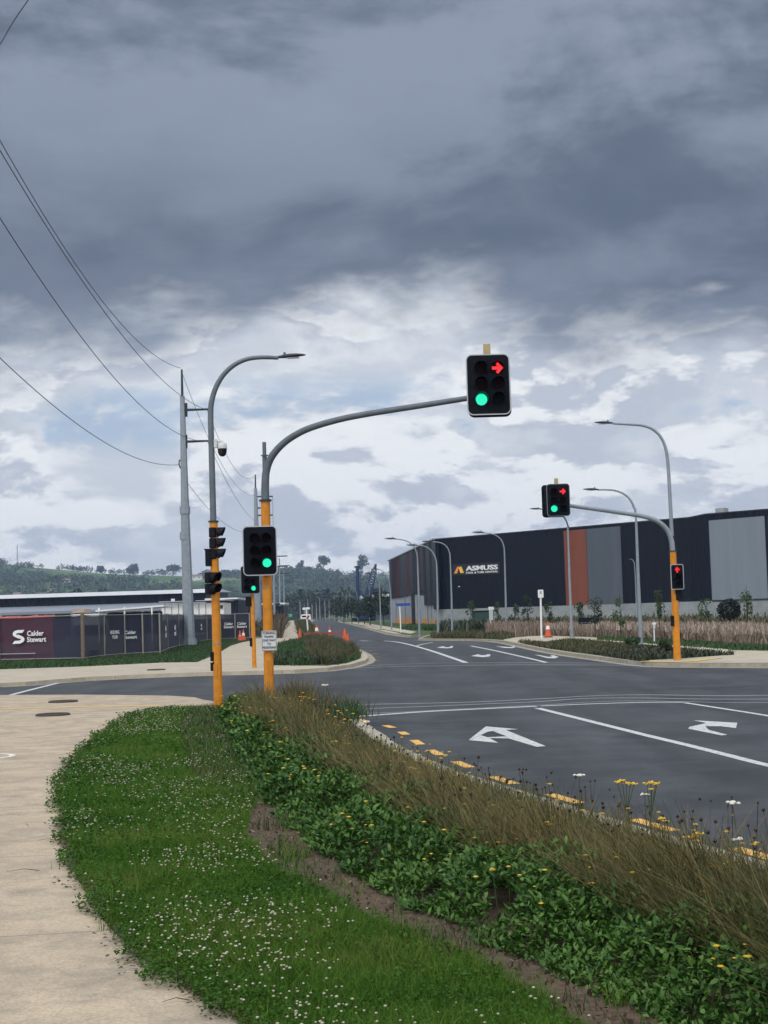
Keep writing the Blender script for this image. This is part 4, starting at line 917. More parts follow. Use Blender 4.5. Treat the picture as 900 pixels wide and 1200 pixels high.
e = empty('skip_bin', (A(25, 740, 84).x, 84, KZ), 'red bin whose orange rim shows above the maroon fence banner', 'skip bin')
face_box('body', -48, 62, 727.5, 755, 84, 3, plain('skip_red', (.22, .02, .03), .5, 0, .2, 1), e)
mb = MB(); a, b = A(-48, 726, 84), A(63, 726, 84)
for k in range(26): x = a.x+(b.x-a.x)*k/25; mb.box((x, 83.9, a.z-.03+random.uniform(-.03, .03)), ((b.x-a.x)/25*.94, .14, .24), bev=.03)
mb.build('rim', plain('rim_red', (.60, .10, .075), .5), e)

# ---- fence with mesh banners
mt, nt, bb = base_mat('banner_mesh'); MATS['banner_mesh'] = mt
def mesh_cloth(name, col, opa):
    if name in MATS: return MATS[name]
    mt, nt, b = base_mat(name); tc = N(nt, 'ShaderNodeTexCoord'); n = N(nt, 'ShaderNodeTexNoise'); n.inputs['Scale'].default_value = 1.3; n.inputs['Detail'].default_value = 6
    L(nt, tc.outputs['Object'], n.inputs['Vector']); m1 = N(nt, 'ShaderNodeMix', data_type='RGBA'); m1.inputs[6].default_value = [c*.7 for c in col]+[1]; m1.inputs[7].default_value = [c*1.35 for c in col]+[1]
    L(nt, n.outputs['Fac'], m1.inputs[0]); L(nt, m1.outputs[2], b.inputs['Base Color']); b.inputs['Roughness'].default_value = .8; b.inputs['Alpha'].default_value = opa
    MATS[name] = mt; return mt
M_ban = mesh_cloth('navy_mesh', (.012, .015, .040), .965); M_ban2 = mesh_cloth('slate_mesh', (.014, .018, .040), .94); M_banm = mesh_cloth('maroon_mesh', (.045, .016, .036), .95)
fe = empty('fence', (FB[1].x, FB[1].y, KZ), 'temporary site fence hung with navy banners carrying white lettering, along the left verge', 'fence')
FH = 2.10
def fence_panel(a, b, mat, n=8, lo=.06, hi=FH-.04):
    d = (b-a); nn = Vector((d.y, -d.x, 0)).normalized()
    if nn.dot(a) > 0: nn = -nn
    V = []; Fq = []
    ph = random.uniform(0, 6)
    for i in range(n+1):
        for j in range(5):
            t = i/n; s_ = j/4; w = .035*math.sin(t*9+ph)*math.sin(math.pi*s_)+.05*random.uniform(-.4, .4)*(1-s_)
            p = a+d*t+nn*w; V.append((p.x, p.y, KZ+lo+(hi-lo)*s_-(.03*math.sin(math.pi*t) if j == 4 else 0)))
    for i in range(n):
        for j in range(4): Fq.append((i*5+j, (i+1)*5+j, (i+1)*5+j+1, i*5+j+1))
    mb = MB(); mb.add(V, Fq, True); o = mb.build('banner', mat, fe); return o, nn
FBx = [FB[0]+(FB[0]-FB[1])*(2.4), FB[0]+(FB[0]-FB[1])*1.1, FB[0]+(FB[1]-FB[0])*.0]+FB[1:]
mids = {}
j62 = G(63, 774.7, KZ)
fence_panel(FBx[0], FBx[1], M_ban); fence_panel(FBx[1], FBx[2], M_ban)
pm, nnm = fence_panel(FBx[2]-(FBx[3]-FBx[2])*.15, j62, M_banm, 10); fence_panel(j62, FB[1], M_ban, 6)
yaw0 = math.atan2(FB[1].y-FB[0].y, FB[1].x-FB[0].x)
def on_fence(px, py, a, b, out=.10):
    p = on_plane(px, py, a, b); d = (b-a); nn = Vector((d.y, -d.x, 0)).normalized()
    if nn.dot(a) > 0: nn = -nn
    return p+nn*out
s_ = .315
text('Calder', on_fence(33, 742.6, FB[0], FB[1]), s_*1.03, M_txtw, pm, yaw=yaw0, align='LEFT', bold=.02, sx=1.02)
text('Stewart', on_fence(33, 749.8, FB[0], FB[1]), s_*1.03, M_txtw, pm, yaw=yaw0, align='LEFT', bold=.02, sx=1.02)
# emblem: a folded double ribbon like an S
mb = MB()
def emb(pts):
    P = [on_fence(x, y, FB[0], FB[1], .10) for x, y in pts]; n = len(P); nn = nnm
    mb.add([p+nn*.004 for p in P]+[p-nn*.004 for p in P], [tuple(range(n)), tuple(range(2*n-1, n-1, -1))]+[((i+1) % n, i, n+i, n+(i+1) % n) for i in range(n)])
emb(((30, 738), (21.5, 738.4), (18.2, 739.6), (16.4, 742), (16.6, 744.6), (18.4, 746), (24, 748.6), (26.4, 747.6), (20.4, 744.4), (20.6, 742.6), (22.2, 741.8), (27.6, 741.6)))
emb(((16, 754.6), (25, 754), (28.6, 752.4), (30.2, 750), (29.8, 747.6), (27.8, 745.8), (22.8, 743.6), (20.4, 744.4), (25.6, 747.9), (26, 749.4), (24.4, 750.6), (18.6, 751)))
mb.build('emblem', M_txtw, pm)
mb = MB(); a, b = on_fence(-6, 766.8, FB[0], FB[1]), on_fence(43, 765.6, FB[0], FB[1]); mb.tube([a, b], .022, 4); mb.build('white_rule', plain('pale_rule', (.35, .37, .42), .6), pm)
PAN = []
for i in range(1, len(FB)-1):
    o, nn = fence_panel(FB[i], FB[i+1], M_ban2 if i % 3 else M_ban, 6); PAN.append((o, FB[i], FB[i+1]))
for k, t, px, py, sz in ((1, 'BUILDING\nYOUR', 132.5, 744, .24), (2, 'Calder\nStewart', 151.5, 744, .24)):
    o, a, b = PAN[k]; y_ = math.atan2(b.y-a.y, b.x-a.x); text(t, on_fence(px, py, a, b, .10), sz, M_txtw, o, yaw=y_, bold=.012)
for k in range(4, len(PAN)):
    o, a, b = PAN[k]; y_ = math.atan2(b.y-a.y, b.x-a.x)
    if y_ > math.pi/2 or y_ < -math.pi/2: y_ += math.pi
    c = (a+b)/2+Vector((b.y-a.y, a.x-b.x, 0)).normalized()*(.1 if Vector((b.y-a.y, a.x-b.x, 0)).dot(a) < 0 else -.1)
    for dz, t in ((1.27, 'Calder'), (1.02 if k > 6 else .92, 'Stewart')): text(t, (c.x, c.y, KZ+dz), .30 if k > 6 else .42, M_txtw, o, yaw=y_, bold=.015)
for i, p in enumerate(FBx):
    big = (i == 3); mb = MB(); q = p-Vector((0, .12, 0)); r_ = .09 if big else .045
    mb.tube([q+Vector((0, 0, -.02)), q+Vector((0, 0, FH+(.10 if big else .02)))], r_, 8 if big else 6); mb.build('post', M_wood if big else plain('post_grey', (.27, .255, .23), .7, 0, .2), fe)
mb = MB()
for a, b in zip(FBx[:-1], FBx[1:]): mb.tube([a+Vector((0, -.06, FH-.03)), b+Vector((0, -.06, FH-.03))], .022, 5); mb.tube([a+Vector((0, -.06, .12)), b+Vector((0, -.06, .12))], .022, 5)
mb.build('rail', plain('post_grey', (.27, .255, .23)), fe)
wb = empty('water_meter_box', G(111, 770.5, KZ), 'small dark box low in front of the fence banners', 'box'); q = wb.location
mb = MB(); mb.box((q.x, q.y-.3, KZ+.16), (.42, .3, .32), bev=.03); mb.build('body', M_black, wb); mb = MB(); mb.box((q.x, q.y-.3, KZ+.34), (.46, .34, .04), bev=.01); mb.build('lid', M_dark, wb)

# ================================================================== CONES, SIGNS, VEHICLES
def cone(p, label, h=.75, band=True):
    e = empty('traffic_cone', p, label, 'traffic cone', 'orange traffic cones')
    mb = MB(); mb.tube([(p.x, p.y, p.z+.04), (p.x, p.y, p.z+h)], [.17*h/.75, .03], 14); mb.build('cone_body', M_cone, e)
    mb = MB(); mb.box((p.x, p.y, p.z+.02), (.42*h/.75, .42*h/.75, .04), bev=.02); mb.build('base', M_cone if not band else M_black, e)
    if band:
        mb = MB(); mb.tube([(p.x, p.y, p.z+h*.5), (p.x, p.y, p.z+h*.72)], [.103*h/.75, .069*h/.75], 14, caps=False); mb.build('band', M_wht, e)
    return e
cone(G(281.4, 751.5, KZ), 'left one of two orange cones standing together by the end of the fence', .8); cone(G(285.4, 751.2, KZ), 'right one of two orange cones standing together by the end of the fence', .85)
cone(G(642.4, 746.8, KZ+.014), 'orange cone with white band on the footpath beside the white parking sign', .95)
cone(G(351.6, 751, KZ), 'orange cone at the path end, left of the distant white sign post', .85, False)
cone(G(371.4, 747.5, KZ), 'orange cone right of the distant white sign post, behind brown grass', 1.1); cone(G(386.6, 748.6, 0), 'banded cone on a dark foot at the edge of the far road', .95)
cone(G(404.4, 755.5, KZ), 'upper of two orange cones on the kerb of the far left verge', .95, False); cone(G(407.6, 759.5, KZ), 'lower of two orange cones on the kerb of the far left verge', .75, False)
p, q = G(373, 748.5, KZ), G(385, 748.8, KZ); e = empty('barrier_board', p, 'low red and orange barrier board lying between two cones', 'barrier')
mb = MB(); mb.box(((p.x+q.x)/2, (p.y+q.y)/2-.1, KZ+.42), ((q-p).length, .06, .16)); mb.build('board', plain('barrier_red', (.26, .07, .055), .8), e)
mb = MB(); [mb.box((x, p.y-.1, KZ+.25), (.06, .3, .5)) for x in (p.x+.1, q.x-.1)]; mb.build('foot', M_cone, e)

def post_sign(base, Y, top, label, plates, r=.035, cat='road sign'):
    b = G(*base, KZ) if Y is None else Vector((A(base[0], base[1], Y).x, Y, KZ)); Y = b.y
    e = empty('road_sign', b, label, cat); t = A(*top, Y); mb = MB(); mb.tube([b, t], r, 8); mb.build('sign_post', M_wht, e)
    for nm, x0, x1, y0, y1, mat in plates:
        p, q = A(x0, y1, Y-.06), A(x1, y0, Y-.06); mb = MB(); mb.M = Matrix.Translation((p+q)/2); w, h = abs(q.x-p.x), abs(q.z-p.z); mb.plate(rrect(w, h, min(w, h)*.08, 3), -.02, .02); mb.build(nm, mat, e)
    return e
e = post_sign((469.8, 741.4), None, (468.4, 709), 'blue street name sign on a white post by the striped warehouse wall', (('name_blade', 464.4, 480.8, 706.7, 710.4, M_blue),), .055)
e = post_sign((575.8, 743), None, (574.6, 717), 'small white sign with a tapered top, in the pink grasses below the lettering', (('sign_plate', 572.4, 578.6, 711, 714.6, M_wht), ('sign_plate', 573.4, 577.8, 714.8, 727, plain('grey_white', (.5, .53, .56), .5))), .05)
e = post_sign((634.6, 748.6), None, (633.4, 692), 'white rectangular sign on a slim white post beside the orange cone', (('sign_plate', 630.6, 636.6, 691, 700.5, M_wht),), .055)
p = A(633.6, 694.4, e.location.y-.1); mb = MB(); mb.box((p.x, p.y, p.z), (.12, .01, .16)); mb.build('pictogram', plain('picto_grey', (.3, .33, .4), .5), e.children[1])
e = post_sign((361.5, 747), None, (358.6, 712), 'distant white sign post with a double white board and a small red disc', (('sign_board', 354.6, 358, 712, 714.6, M_wht), ('sign_board', 358.6, 363, 711.6, 714.2, M_wht)), .06)
p = A(360.4, 724, e.location.y-.1); mb = MB(); mb.M = Matrix.Translation(p); mb.plate(rrect(.2, .2, .099, 4), -.02, .02); mb.build('red_disc', plain('disc_red', (.45, .04, .05), .5), e)
# small white marker flags in the pink grass
e = post_sign((766.4, 740), 70, (766.2, 729.2), 'small white marker sign low in the pink grass left of the signal pole', (('sign_plate', 764.6, 768.6, 729.4, 732, M_wht), ('sign_plate', 765.4, 767.6, 732.4, 736.5, plain('grey_white', (.5, .53, .56), .5))), .03)

def small_van(px, py, Y, label):
    b = A(px, py, Y); b.z = .0; e = empty('van', b, label, 'van'); mb = MB(); x, y = b.x, b.y
    out = [(-1.0, .35), (1.0, .35), (1.0, 1.25), (.9, 2.1), (.75, 2.35), (-.75, 2.35), (-.9, 2.1), (-1.0, 1.25)]
    n = len(out); mb.add([(x+p[0]*1.5, y, p[1]) for p in out]+[(x+p[0]*1.5, y+4.6, p[1]) for p in out], [tuple(range(n)), tuple(range(2*n-1, n-1, -1))]+[((i+1) % n, i, n+i, n+(i+1) % n) for i in range(n)]); mb.build('body', plain('van_white', (.75, .74, .73), .35), e)
    mb = MB(); mb.box((x, y-.02, 1.7), (2.2, .04, .5)); mb.build('windscreen', M_glass, e)
    for dx in (-1.15, 1.15):
        for dy in (.8, 3.8): mb = MB(); mb.tube([(x+dx-.15, y+dy, .35), (x+dx+.15, y+dy, .35)], .35, 12); mb.build('wheel', M_black, e)
small_van(358.2, 726.5, 470, 'white van parked far up the left side of the road')
e = empty('shipping_container', (A(335, 724, 420).x, 420, 0), 'dark green container with a teal panel, far off beyond the left footpath', 'container')
face_box('body', 322, 346, 718, 727.5, 420, 6, plain('dark_green', (.012, .045, .04), .5), e); face_box('panel', 337.5, 342, 719.5, 723, 419.9, .1, plain('teal', (.08, .42, .33), .5), e); face_box('door', 324, 330, 719.5, 727, 419.9, .1, plain('door_green', (.02, .08, .06), .5), e)

# ---- piling rig, crane and the building behind the trees
e = empty('piling_rig', (A(419.4, 727, 372).x, 372, 0), 'tall blue piling mast standing beyond the end of the road', 'piling rig')
t = A(418.8, 664.5, 372); b = A(419.6, 712, 372)
mb = MB(); mb.tube([(b.x, 372, .6), t], .42, 8); mb.build('mast', M_rigblue, e)
mb = MB(); mb.box((t.x, 372, t.z), (1.4, .8, .45)); mb.build('mast_head', M_dark, e)
mb = MB(); q = A(421.8, 666, 372); mb.tube([q, Vector((q.x, 372, 3))], .06, 5); mb.build('cable', M_wire, e)
mb = MB(); mb.box((b.x+2.2, 373, 1.9), (4.2, 3, 2.4), bev=.3); mb.build('cab', M_rigblue, e)
mb = MB(); mb.box((b.x+1.6, 373, .45), (5, 3.2, .9), bev=.3); mb.build('track', M_black, e)
e = empty('crane', (A(431, 727, 400).x, 400, 0), 'blue lattice boom crane leaning right beside the warehouse end', 'crane')
a, b = A(428.6, 712, 400), A(438.6, 668, 400); c2 = A(440.6, 661, 400)
mb = MB(); u = (b-a).normalized(); sd = Vector((u.z, 0, -u.x)); W_ = .95
for s1_ in (-1, 1):
    for s2_ in (-1, 1):
        o = sd*W_*s1_+Vector((0, W_*s2_, 0)); mb.tube([a+o, b+o*.6], .15, 5)
for k in range(14):
    p, q = a+(b-a)*(k/14), a+(b-a)*((k+1)/14); f0 = 1-.4*k/14
    for s2_ in (-1, 1): mb.tube([p+(sd*W_+Vector((0, W_*s2_, 0)))*f0, q+(-sd*W_+Vector((0, W_*s2_, 0)))*f0], .1, 4); mb.tube([p+(-sd*W_+Vector((0, W_*s2_, 0)))*f0, q+(sd*W_+Vector((0, W_*s2_, 0)))*f0], .1, 4)
mb.build('boom', M_rigblue, e)
mb = MB(); mb.tube([a+(b-a)*.62, a+(b-a)*.86], .62, 6); mb.build('boom_section', plain('boom_white', (.5, .53, .58), .5), e)
mb = MB(); mb.tube([b, c2], [.55, .3], 6); mb.build('boom_head', M_dark, e)
mb = MB(); mb.box((a.x-.6, 401, 2.2), (5, 4, 2.6), bev=.3); mb.build('cab', plain('cab_grey', (.3, .33, .36), .5), e); mb = MB(); mb.box((a.x-.6, 401, .5), (6, 4.4, 1), bev=.3); mb.build('track', M_black, e)
mb = MB(); mb.tube([A(421.5, 699, 400), A(428.6, 707.5, 400)], .6, 6); mb.build('counter_jib', plain('boom_white', (.5, .53, .58), .5), e)
e = empty('factory', (A(447, 727, 420).x, 420, 0), 'far factory with a white roof edge, half behind the warehouse', 'building')
face_box('roof', 435.6, 462, 695.6, 699.4, 420, 22, plain('factory_white', (.6, .62, .65), .5), e); face_box('wall', 436.6, 462, 699.5, 727, 421.2, 20, plain('factory_wall', (.07, .085, .1), .7, 0, .2, .3), e)
for k in range(6): face_box('window', 438.5+k*3.6, 440.6+k*3.6, 703, 708, 421.1, .15, M_glass, e)
face_box('canopy', 437, 449, 700.6, 703, 417, 5, M_dark, e)

# ================================================================== VEGETATION
def quads(C, S, flat=0.0):
    """randomly turned leaf faces at C with sizes S"""
    n = len(C); a = RNG.normal(size=(n, 3)); a[:, 2] *= (1-flat); a /= np.linalg.norm(a, axis=1)[:, None]
    b = np.cross(a, RNG.normal(size=(n, 3))); b /= np.linalg.norm(b, axis=1)[:, None]
    a = a*S[:, None]*.5; b = b*S[:, None]*.32
    V = np.stack([C-a, C+b*1.0+a*.1, C+a, C-b*1.0+a*.1], 1)
    return V.reshape(-1, 3), (np.arange(n)*4)[:, None]+np.array([[0, 1, 2, 3]])
def crown_pts(c, rx, rz, n, lobes=7, seed=None):
    """points through the volume of a lobed crown, thicker towards each lobe's surface"""
    L_ = []
    for k in range(lobes):
        a = random.uniform(0, 6.28); q = random.uniform(.15, .72); zz = random.uniform(-.75, .75)
        f = math.sqrt(max(.05, 1-zz*zz)); L_.append((c[0]+math.cos(a)*rx*q*f, c[1]+math.sin(a)*rx*q*f, c[2]+zz*rz*.85, random.uniform(.30, .52)))
    L_ = np.array(L_); k = RNG.integers(0, lobes, n); d = RNG.normal(size=(n, 3)); d /= np.linalg.norm(d, axis=1)[:, None]
    r = RNG.uniform(.35, 1.0, n)**.6
    return L_[k, :3]+d*(r*L_[k, 3])[:, None]*np.array([rx, rx, (rx+rz)/2])
M_leafdark = leafy('dark_leaves', [(.010, .022, .012), (.018, .036, .018), (.030, .052, .024)], trans=.1)
M_leafmid = leafy('mid_leaves', [(.022, .045, .016), (.04, .075, .024), (.06, .10, .04)], trans=.2)
M_leaflt = leafy('pale_leaves', [(.045, .08, .035), (.075, .12, .05), (.10, .15, .07)], trans=.25)
M_hilltree = leafy('hill_trees', [(.018, .034, .016), (.032, .054, .023), (.048, .075, .033)], trans=0)
def tree(base, h, w, label, mat=None, group=None, n=900, ls=.28, trunk=.35, cat='tree', name='tree', lobes=7, rz=None, stake=False, branches=5):
    base = Vector(base); e = empty(name, base, label, cat, group)
    th = h*trunk; tr = max(.02, h*.014); mb = MB(); lean = Vector((random.uniform(-.03, .03)*h, random.uniform(-.03, .03)*h, 0))
    mid = base+lean*.5+Vector((0, 0, th)); top = base+lean+Vector((0, 0, h*.86))
    mb.tube([base-Vector((0, 0, .05)), base+lean*.2+Vector((0, 0, th*.5)), mid, top], [tr*1.3, tr, tr*.85, tr*.25], 7)
    rzz = rz or (h-th)/2; cc = base+lean*.8+Vector((0, 0, h-rzz))
    for k in range(branches):
        a = 6.28*k/branches+random.random(); z = random.uniform(th*.8, h*.7); p = base+lean*(z/h)+Vector((0, 0, z)); q = p+Vector((math.cos(a)*w*.33, math.sin(a)*w*.33, h*.13))
        mb.tube([p, (p+q)/2+Vector((0, 0, .02*h)), q], [tr*.5, tr*.35, tr*.12], 5)
    mb.build('trunk', M_bark, e)
    P = crown_pts(cc, w/2, rzz, n, lobes); V, F = quads(P, ls*RNG.uniform(.6, 1.4, len(P)))
    np_mesh('crown', V, F, mat or M_leafmid, e)
    if stake:
        for sx in (-1, 1):
            mb = MB(); mb.box((base.x+sx*.28, base.y-.1, base.z+.45), (.05, .05, .95)); mb.build('stake', M_wood, e)
    return e
# street trees beside the far right footpath
for px, yb, Y, h, w, lab in ((403, 729.5, 330, 6.6, 5.4, 'leftmost dark street tree at the far end of the road'), (412.5, 729.5, 300, 6.2, 5.0, 'dark street tree just left of the piling mast'),
                             (427, 731, 255, 5.8, 5.6, 'dark round street tree below the crane'), (434, 731.5, 236, 5.4, 3.8, 'dark narrow street tree right of the crane foot'),
                             (450, 731, 232, 6.3, 5.4, 'largest dark street tree next to the far end of the warehouse'), (395, 728.5, 400, 6.4, 6.0, 'faint dark tree standing where the road ends'),
                             (420, 730.2, 285, 5.4, 4.6, 'dark tree hiding behind the two nearest street trees')):
    b = A(px, yb, Y); tree((b.x, Y, KZ), h*.84, w*.9, lab, M_leafdark, 'dark street trees up the road', 800, .38, .25)
# young staked trees in front of the warehouse
YT = ((552.5, 739, 125, 2.7, 1.5, M_leafmid, 'young tree by the green bin left of the white post'), (584, 740, 112, 2.7, 1.2, M_leafmid, 'young thin tree immediately left of the lamp after the lettering'),
      (604, 741, 112, 2.4, 1.3, M_leafmid, 'low bushy young tree right of the lamp after the lettering'), (620, 742, 105, 3.2, 1.5, M_leafdark, 'taller dark young tree left of the white parking sign'),
      (644.5, 741, 108, 2.4, 1.1, M_leafmid, 'small young tree just right of the parking sign'), (681, 743, 100, 2.4, 1.4, M_leafmid, 'young tree left of the dark bench below the grey panel'),
      (697.5, 745, 88, 2.5, 1.7, M_leafdark, 'wide young tree over the dark bench below the grey panel'), (727.5, 746, 80, 2.4, 1.3, M_leaflt, 'bright green bushy tree left of the tall grey lamp'),
      (773.5, 742, 78, 2.8, 1.1, M_leafmid, 'sparse young tree just left of the right signal pole'), (828, 738, 95, 2.15, 1.5, M_leafmid, 'pale green rounded tree right of the right signal pole'),
      (876, 735, 88, 3.15, 1.2, M_leaflt, 'slim pale young tree with stakes at the right, against the light grey panel'))
for px, yb, Y, h, w, mt_, lab in YT:
    b = A(px, yb, Y); tree((b.x, Y, KZ), h, w*(.68 if px < 700 else .72), lab, mt_, 'young trees before the warehouse', 330, .125, .3, rz=h*.38, stake=px in (604, 697.5, 727.5, 876), lobes=8)
b = A(855.5, 735, 88); b.z = KZ; e = empty('shrub', b, 'dense dark ball-shaped shrub at the right against the pale wall base', 'shrub'); mb = MB(); mb.tube([b, b+Vector((.03, 0, 1.1))], [.06, .04], 6); mb.build('trunk', M_bark, e)
d = RNG.normal(size=(2600, 3)); d /= np.linalg.norm(d, axis=1)[:, None]; rr = RNG.uniform(.55, 1, 2600)**.5*(1+.10*np.sin(d[:, 0]*5+1)*np.cos(d[:, 2]*6)+.07*np.sin(d[:, 1]*9))
V, F = quads(np.array([b.x, b.y, KZ+1.36])+d*rr[:, None]*np.array([.66, .66, .58]), .11*RNG.uniform(.6, 1.4, 2600)); np_mesh('foliage', V, F, leafy('ball_leaves', [(.005, .010, .009), (.008, .016, .012), (.014, .026, .018)], trans=0), e)
e = empty('rubbish_bin', G(563, 745, KZ), 'dark green bin among the shrubs under the lettering', 'bin'); q = A(566, 727, 150)
mb = MB(); mb.box((q.x, 150, .9), (2.1, 1.2, 1.7), bev=.1); mb.build('body', plain('bin_green', (.015, .05, .04), .5), e); e.location = (q.x, 150, KZ); e.children[0].location = -e.location+Vector(G(563, 745, KZ)); mb = MB(); mb.box((q.x, 150, 1.8), (2.2, 1.3, .1)); mb.build('lid', M_black, e)
YQ = 96; q = A(690.5, 730, YQ); e = empty('bench', (q.x, YQ, KZ), 'dark slatted bench under the small trees below the grey wall panel', 'bench')
mb = MB(); mb.box((q.x, YQ, q.z-.02), (1.3, .45, .07)); mb.build('seat', M_black, e); mb = MB(); mb.box((q.x, YQ+.2, q.z+.18), (1.3, .06, .3)); mb.build('backrest', M_black, e)
for sx in (-.5, .5): mb = MB(); mb.box((q.x+sx, YQ, (q.z+KZ)/2-.03), (.07, .4, q.z-KZ)); mb.build('leg', M_black, e)

# ---- near lawn: grass, clover leaves, clover flowers
def lod(X, Y, d0, y0, p): return d0*np.minimum(1.0, (y0/np.maximum(Y, 1.5)))**p
lawn_v = [(x-.01+.07*mnoise.noise((x*2.7, y*2.7, 4)), y) for x, y in lawn_left if y > 3.2]+[(-4.2, 30.35), (-3.3, 30.2)]+[(x+.02, y) for x, y in SOIL_L[::-1] if y > 3.2]+[(2.6, 3.2)]
M_grass = leafy('lawn_grass', [(.019, .066, .007), (.042, .116, .013), (.070, .162, .022), (.115, .18, .028), (.20, .18, .07)], trans=.3, spec=.05, rough=.6, patch=.45)
P = scatter(lawn_v, lambda X, Y: lod(X, Y, 8500, 6.5, 1.3))
kk = np.maximum(1, P[:, 1]/6.5)**.55
pn = vnoise(P[:, 0], P[:, 1], .9, 3.1)
V, F = blades(P, KZ, RNG.uniform(.04, .10, len(P))*(1+.7*pn+.35*vnoise(P[:, 0], P[:, 1], 3.5, 1.7))*np.interp(P[:, 1], [6, 20], [1, .8]), .0036*kk*RNG.uniform(.7, 1.4, len(P)), RNG.uniform(.2, .95, len(P)), segs=2, tipw=.1)
go = np_mesh('lawn_grass', V, F, M_grass); tag(go, 'short green lawn on the near verge', 'grass', kind='stuff')
LLd = [Vector(lawn_left[0]).lerp(Vector(lawn_left[0]), 0)]
LLd = []
for a_, b_ in zip(lawn_left[:-1], lawn_left[1:]):
    for k in range(12): LLd.append(Vector(a_).lerp(Vector(b_), k/12))
def lobe(q): return max(-.06, .05+.16*mnoise.noise((q.x*2.4, q.y*2.4, 0))+.09*mnoise.noise((q.x*6.5, q.y*6.5, 4)))
Pc = scatter(lawn_v, lambda X, Y: lod(X, Y, 5.5, 8, .6)); PT = np.concatenate([RNG.normal(0, 1, (34, 2))*RNG.uniform(.03, .10)+c for c in Pc]); kT = np.maximum(1, PT[:, 1]/6.5)**.5
V, F = blades(PT, KZ, RNG.uniform(.07, .155, len(PT)), .0042*kT, RNG.uniform(.2, .9, len(PT)), segs=3, tipw=.1)
tag(np_mesh('lawn_clumps', V, F, leafy('lawn_clump', [(.03, .085, .008), (.06, .135, .014), (.10, .19, .03), (.16, .20, .06)], trans=.3, spec=.05)), 'longer grass clumps standing out of the lawn', 'grass', kind='stuff')
edge_v = []
for i in range(1, len(LLd)-1):
    if LLd[i].y < 3.2: continue
    t = (LLd[i+1]-LLd[i-1]).normalized(); nn = Vector((-t.y, t.x)); nn = nn if nn.x < 0 or abs(nn.x) < .2 else -nn
    q = LLd[i]+nn*lobe(LLd[i])*min(1.6, max(1.0, LLd[i].y/12)); edge_v.append((q.x, q.y))
edge_n = len(edge_v)
lawn_c = edge_v+lawn_v[len([1 for x, y in lawn_left if y > 3.2]):]
edge_band = edge_v+[(x+.22, y) for x, y in lawn_left[::-1] if y > 3.2]
M_clover = leafy('clover_leaves', [(.020, .064, .008), (.038, .104, .012), (.064, .142, .020)], trans=.25, spec=.06, patch=.4)
def cl_d(X, Y): return lod(X, Y, 1500, 6, 1.3)
P = scatter(lawn_c, cl_d); pn = vnoise(P[:, 0], P[:, 1], .7, 9.4); ex = P[:, 0]-rowx(lawn_left, P[:, 1]); P = P[(pn > .0) | (ex < .35)]
n = len(P); kk = np.maximum(1, P[:, 1]/6)**.5
C = np.stack([P[:, 0], P[:, 1], KZ+RNG.uniform(.015, .075, n)], 1)
V, Q, T = leaves(C, .018*kk*RNG.uniform(.7, 1.3, n), .016*kk*RNG.uniform(.8, 1.2, n), RNG.uniform(0, 6.28, n), RNG.uniform(-.2, .5, n), fold=.1)
PE_ = scatter(edge_band, lambda X, Y: lod(X, Y, 5200, 6, 1.35)); ne = len(PE_); ke = np.maximum(1, PE_[:, 1]/6)**.5
V2, Q2, T2 = leaves(np.stack([PE_[:, 0], PE_[:, 1], KZ+.075*RNG.random(ne)**.7], 1), .015*ke*RNG.uniform(.7, 1.3, ne), .014*ke*RNG.uniform(.8, 1.2, ne), RNG.uniform(0, 6.28, ne), RNG.uniform(-.2, .7, ne), fold=.1)
Q = np.concatenate([Q, Q2+len(V)]); T = np.concatenate([T, T2+len(V)]); V = np.concatenate([V, V2])
co = np_mesh('clover_leaves', V, [Q, T], M_clover); tag(co, 'clover leaves mixed through the lawn and creeping over the path edge', 'clover', kind='stuff')
# brown-red runners along the path edge
LLv = [p for p in lawn_left if p[1] > 3.2]; seg = [Vector(b_)-Vector(a_) for a_, b_ in zip(LLv[:-1], LLv[1:])]; PP = []
for a_, d_ in zip(LLv[:-1], seg):
    Ym = a_[1]; m_ = int(d_.length*260*min(1, (7/max(Ym, 3)))**1.25); nn = Vector((-d_.y, d_.x)).normalized()
    if nn.x > 0: nn = -nn
    for _ in range(m_):
        t = random.random(); q = Vector(a_)+d_*t; c_ = mnoise.noise((q.x*2.1, q.y*2.1, 3.0))+.6*mnoise.noise((q.x*6, q.y*6, 8.0)); o_ = abs(random.gauss(0, 1))*max(.01, .04+.07*c_)-.02; PP.append((q.x+nn.x*o_, q.y+nn.y*o_))
P = np.array(PP); n = len(P); kk = np.maximum(1, P[:, 1]/6)**.7
V, Q, T = leaves(np.stack([P[:, 0], P[:, 1], KZ+RNG.uniform(.004, .06, n)], 1), .018*kk*RNG.uniform(.7, 1.5, n), .012*kk, RNG.uniform(0, 6.28, n), RNG.uniform(-.2, .4, n), fold=.1)
ro = np_mesh('edge_runners', V, [Q, T], leafy('edge_leaves', [(.05, .032, .02), (.035, .06, .016), (.085, .05, .03), (.04, .085, .018), (.03, .07, .014)], trans=.1)); tag(ro, 'brown and green runners spilling over the path edge', 'weeds', kind='stuff')
P = scatter(lawn_v, lambda X, Y: lod(X, Y, 210, 7, .8)*np.clip(1.25-.55*np.abs(X-rowx(lawn_left, Y)-.7), .12, 1.3)); pn = vnoise(P[:, 0], P[:, 1], 1.1, 6.6); pn = pn+.5*vnoise(P[:, 0], P[:, 1], 3.2, 44.0); P = P[pn > .02+RNG.normal(0, .14, len(P))]
nb = NB(); n = len(P); r = RNG.uniform(.005, .0098, n)*np.maximum(1, P[:, 1]/9)**.25; c = np.stack([P[:, 0], P[:, 1], KZ+RNG.uniform(.07, .125, n)], 1)
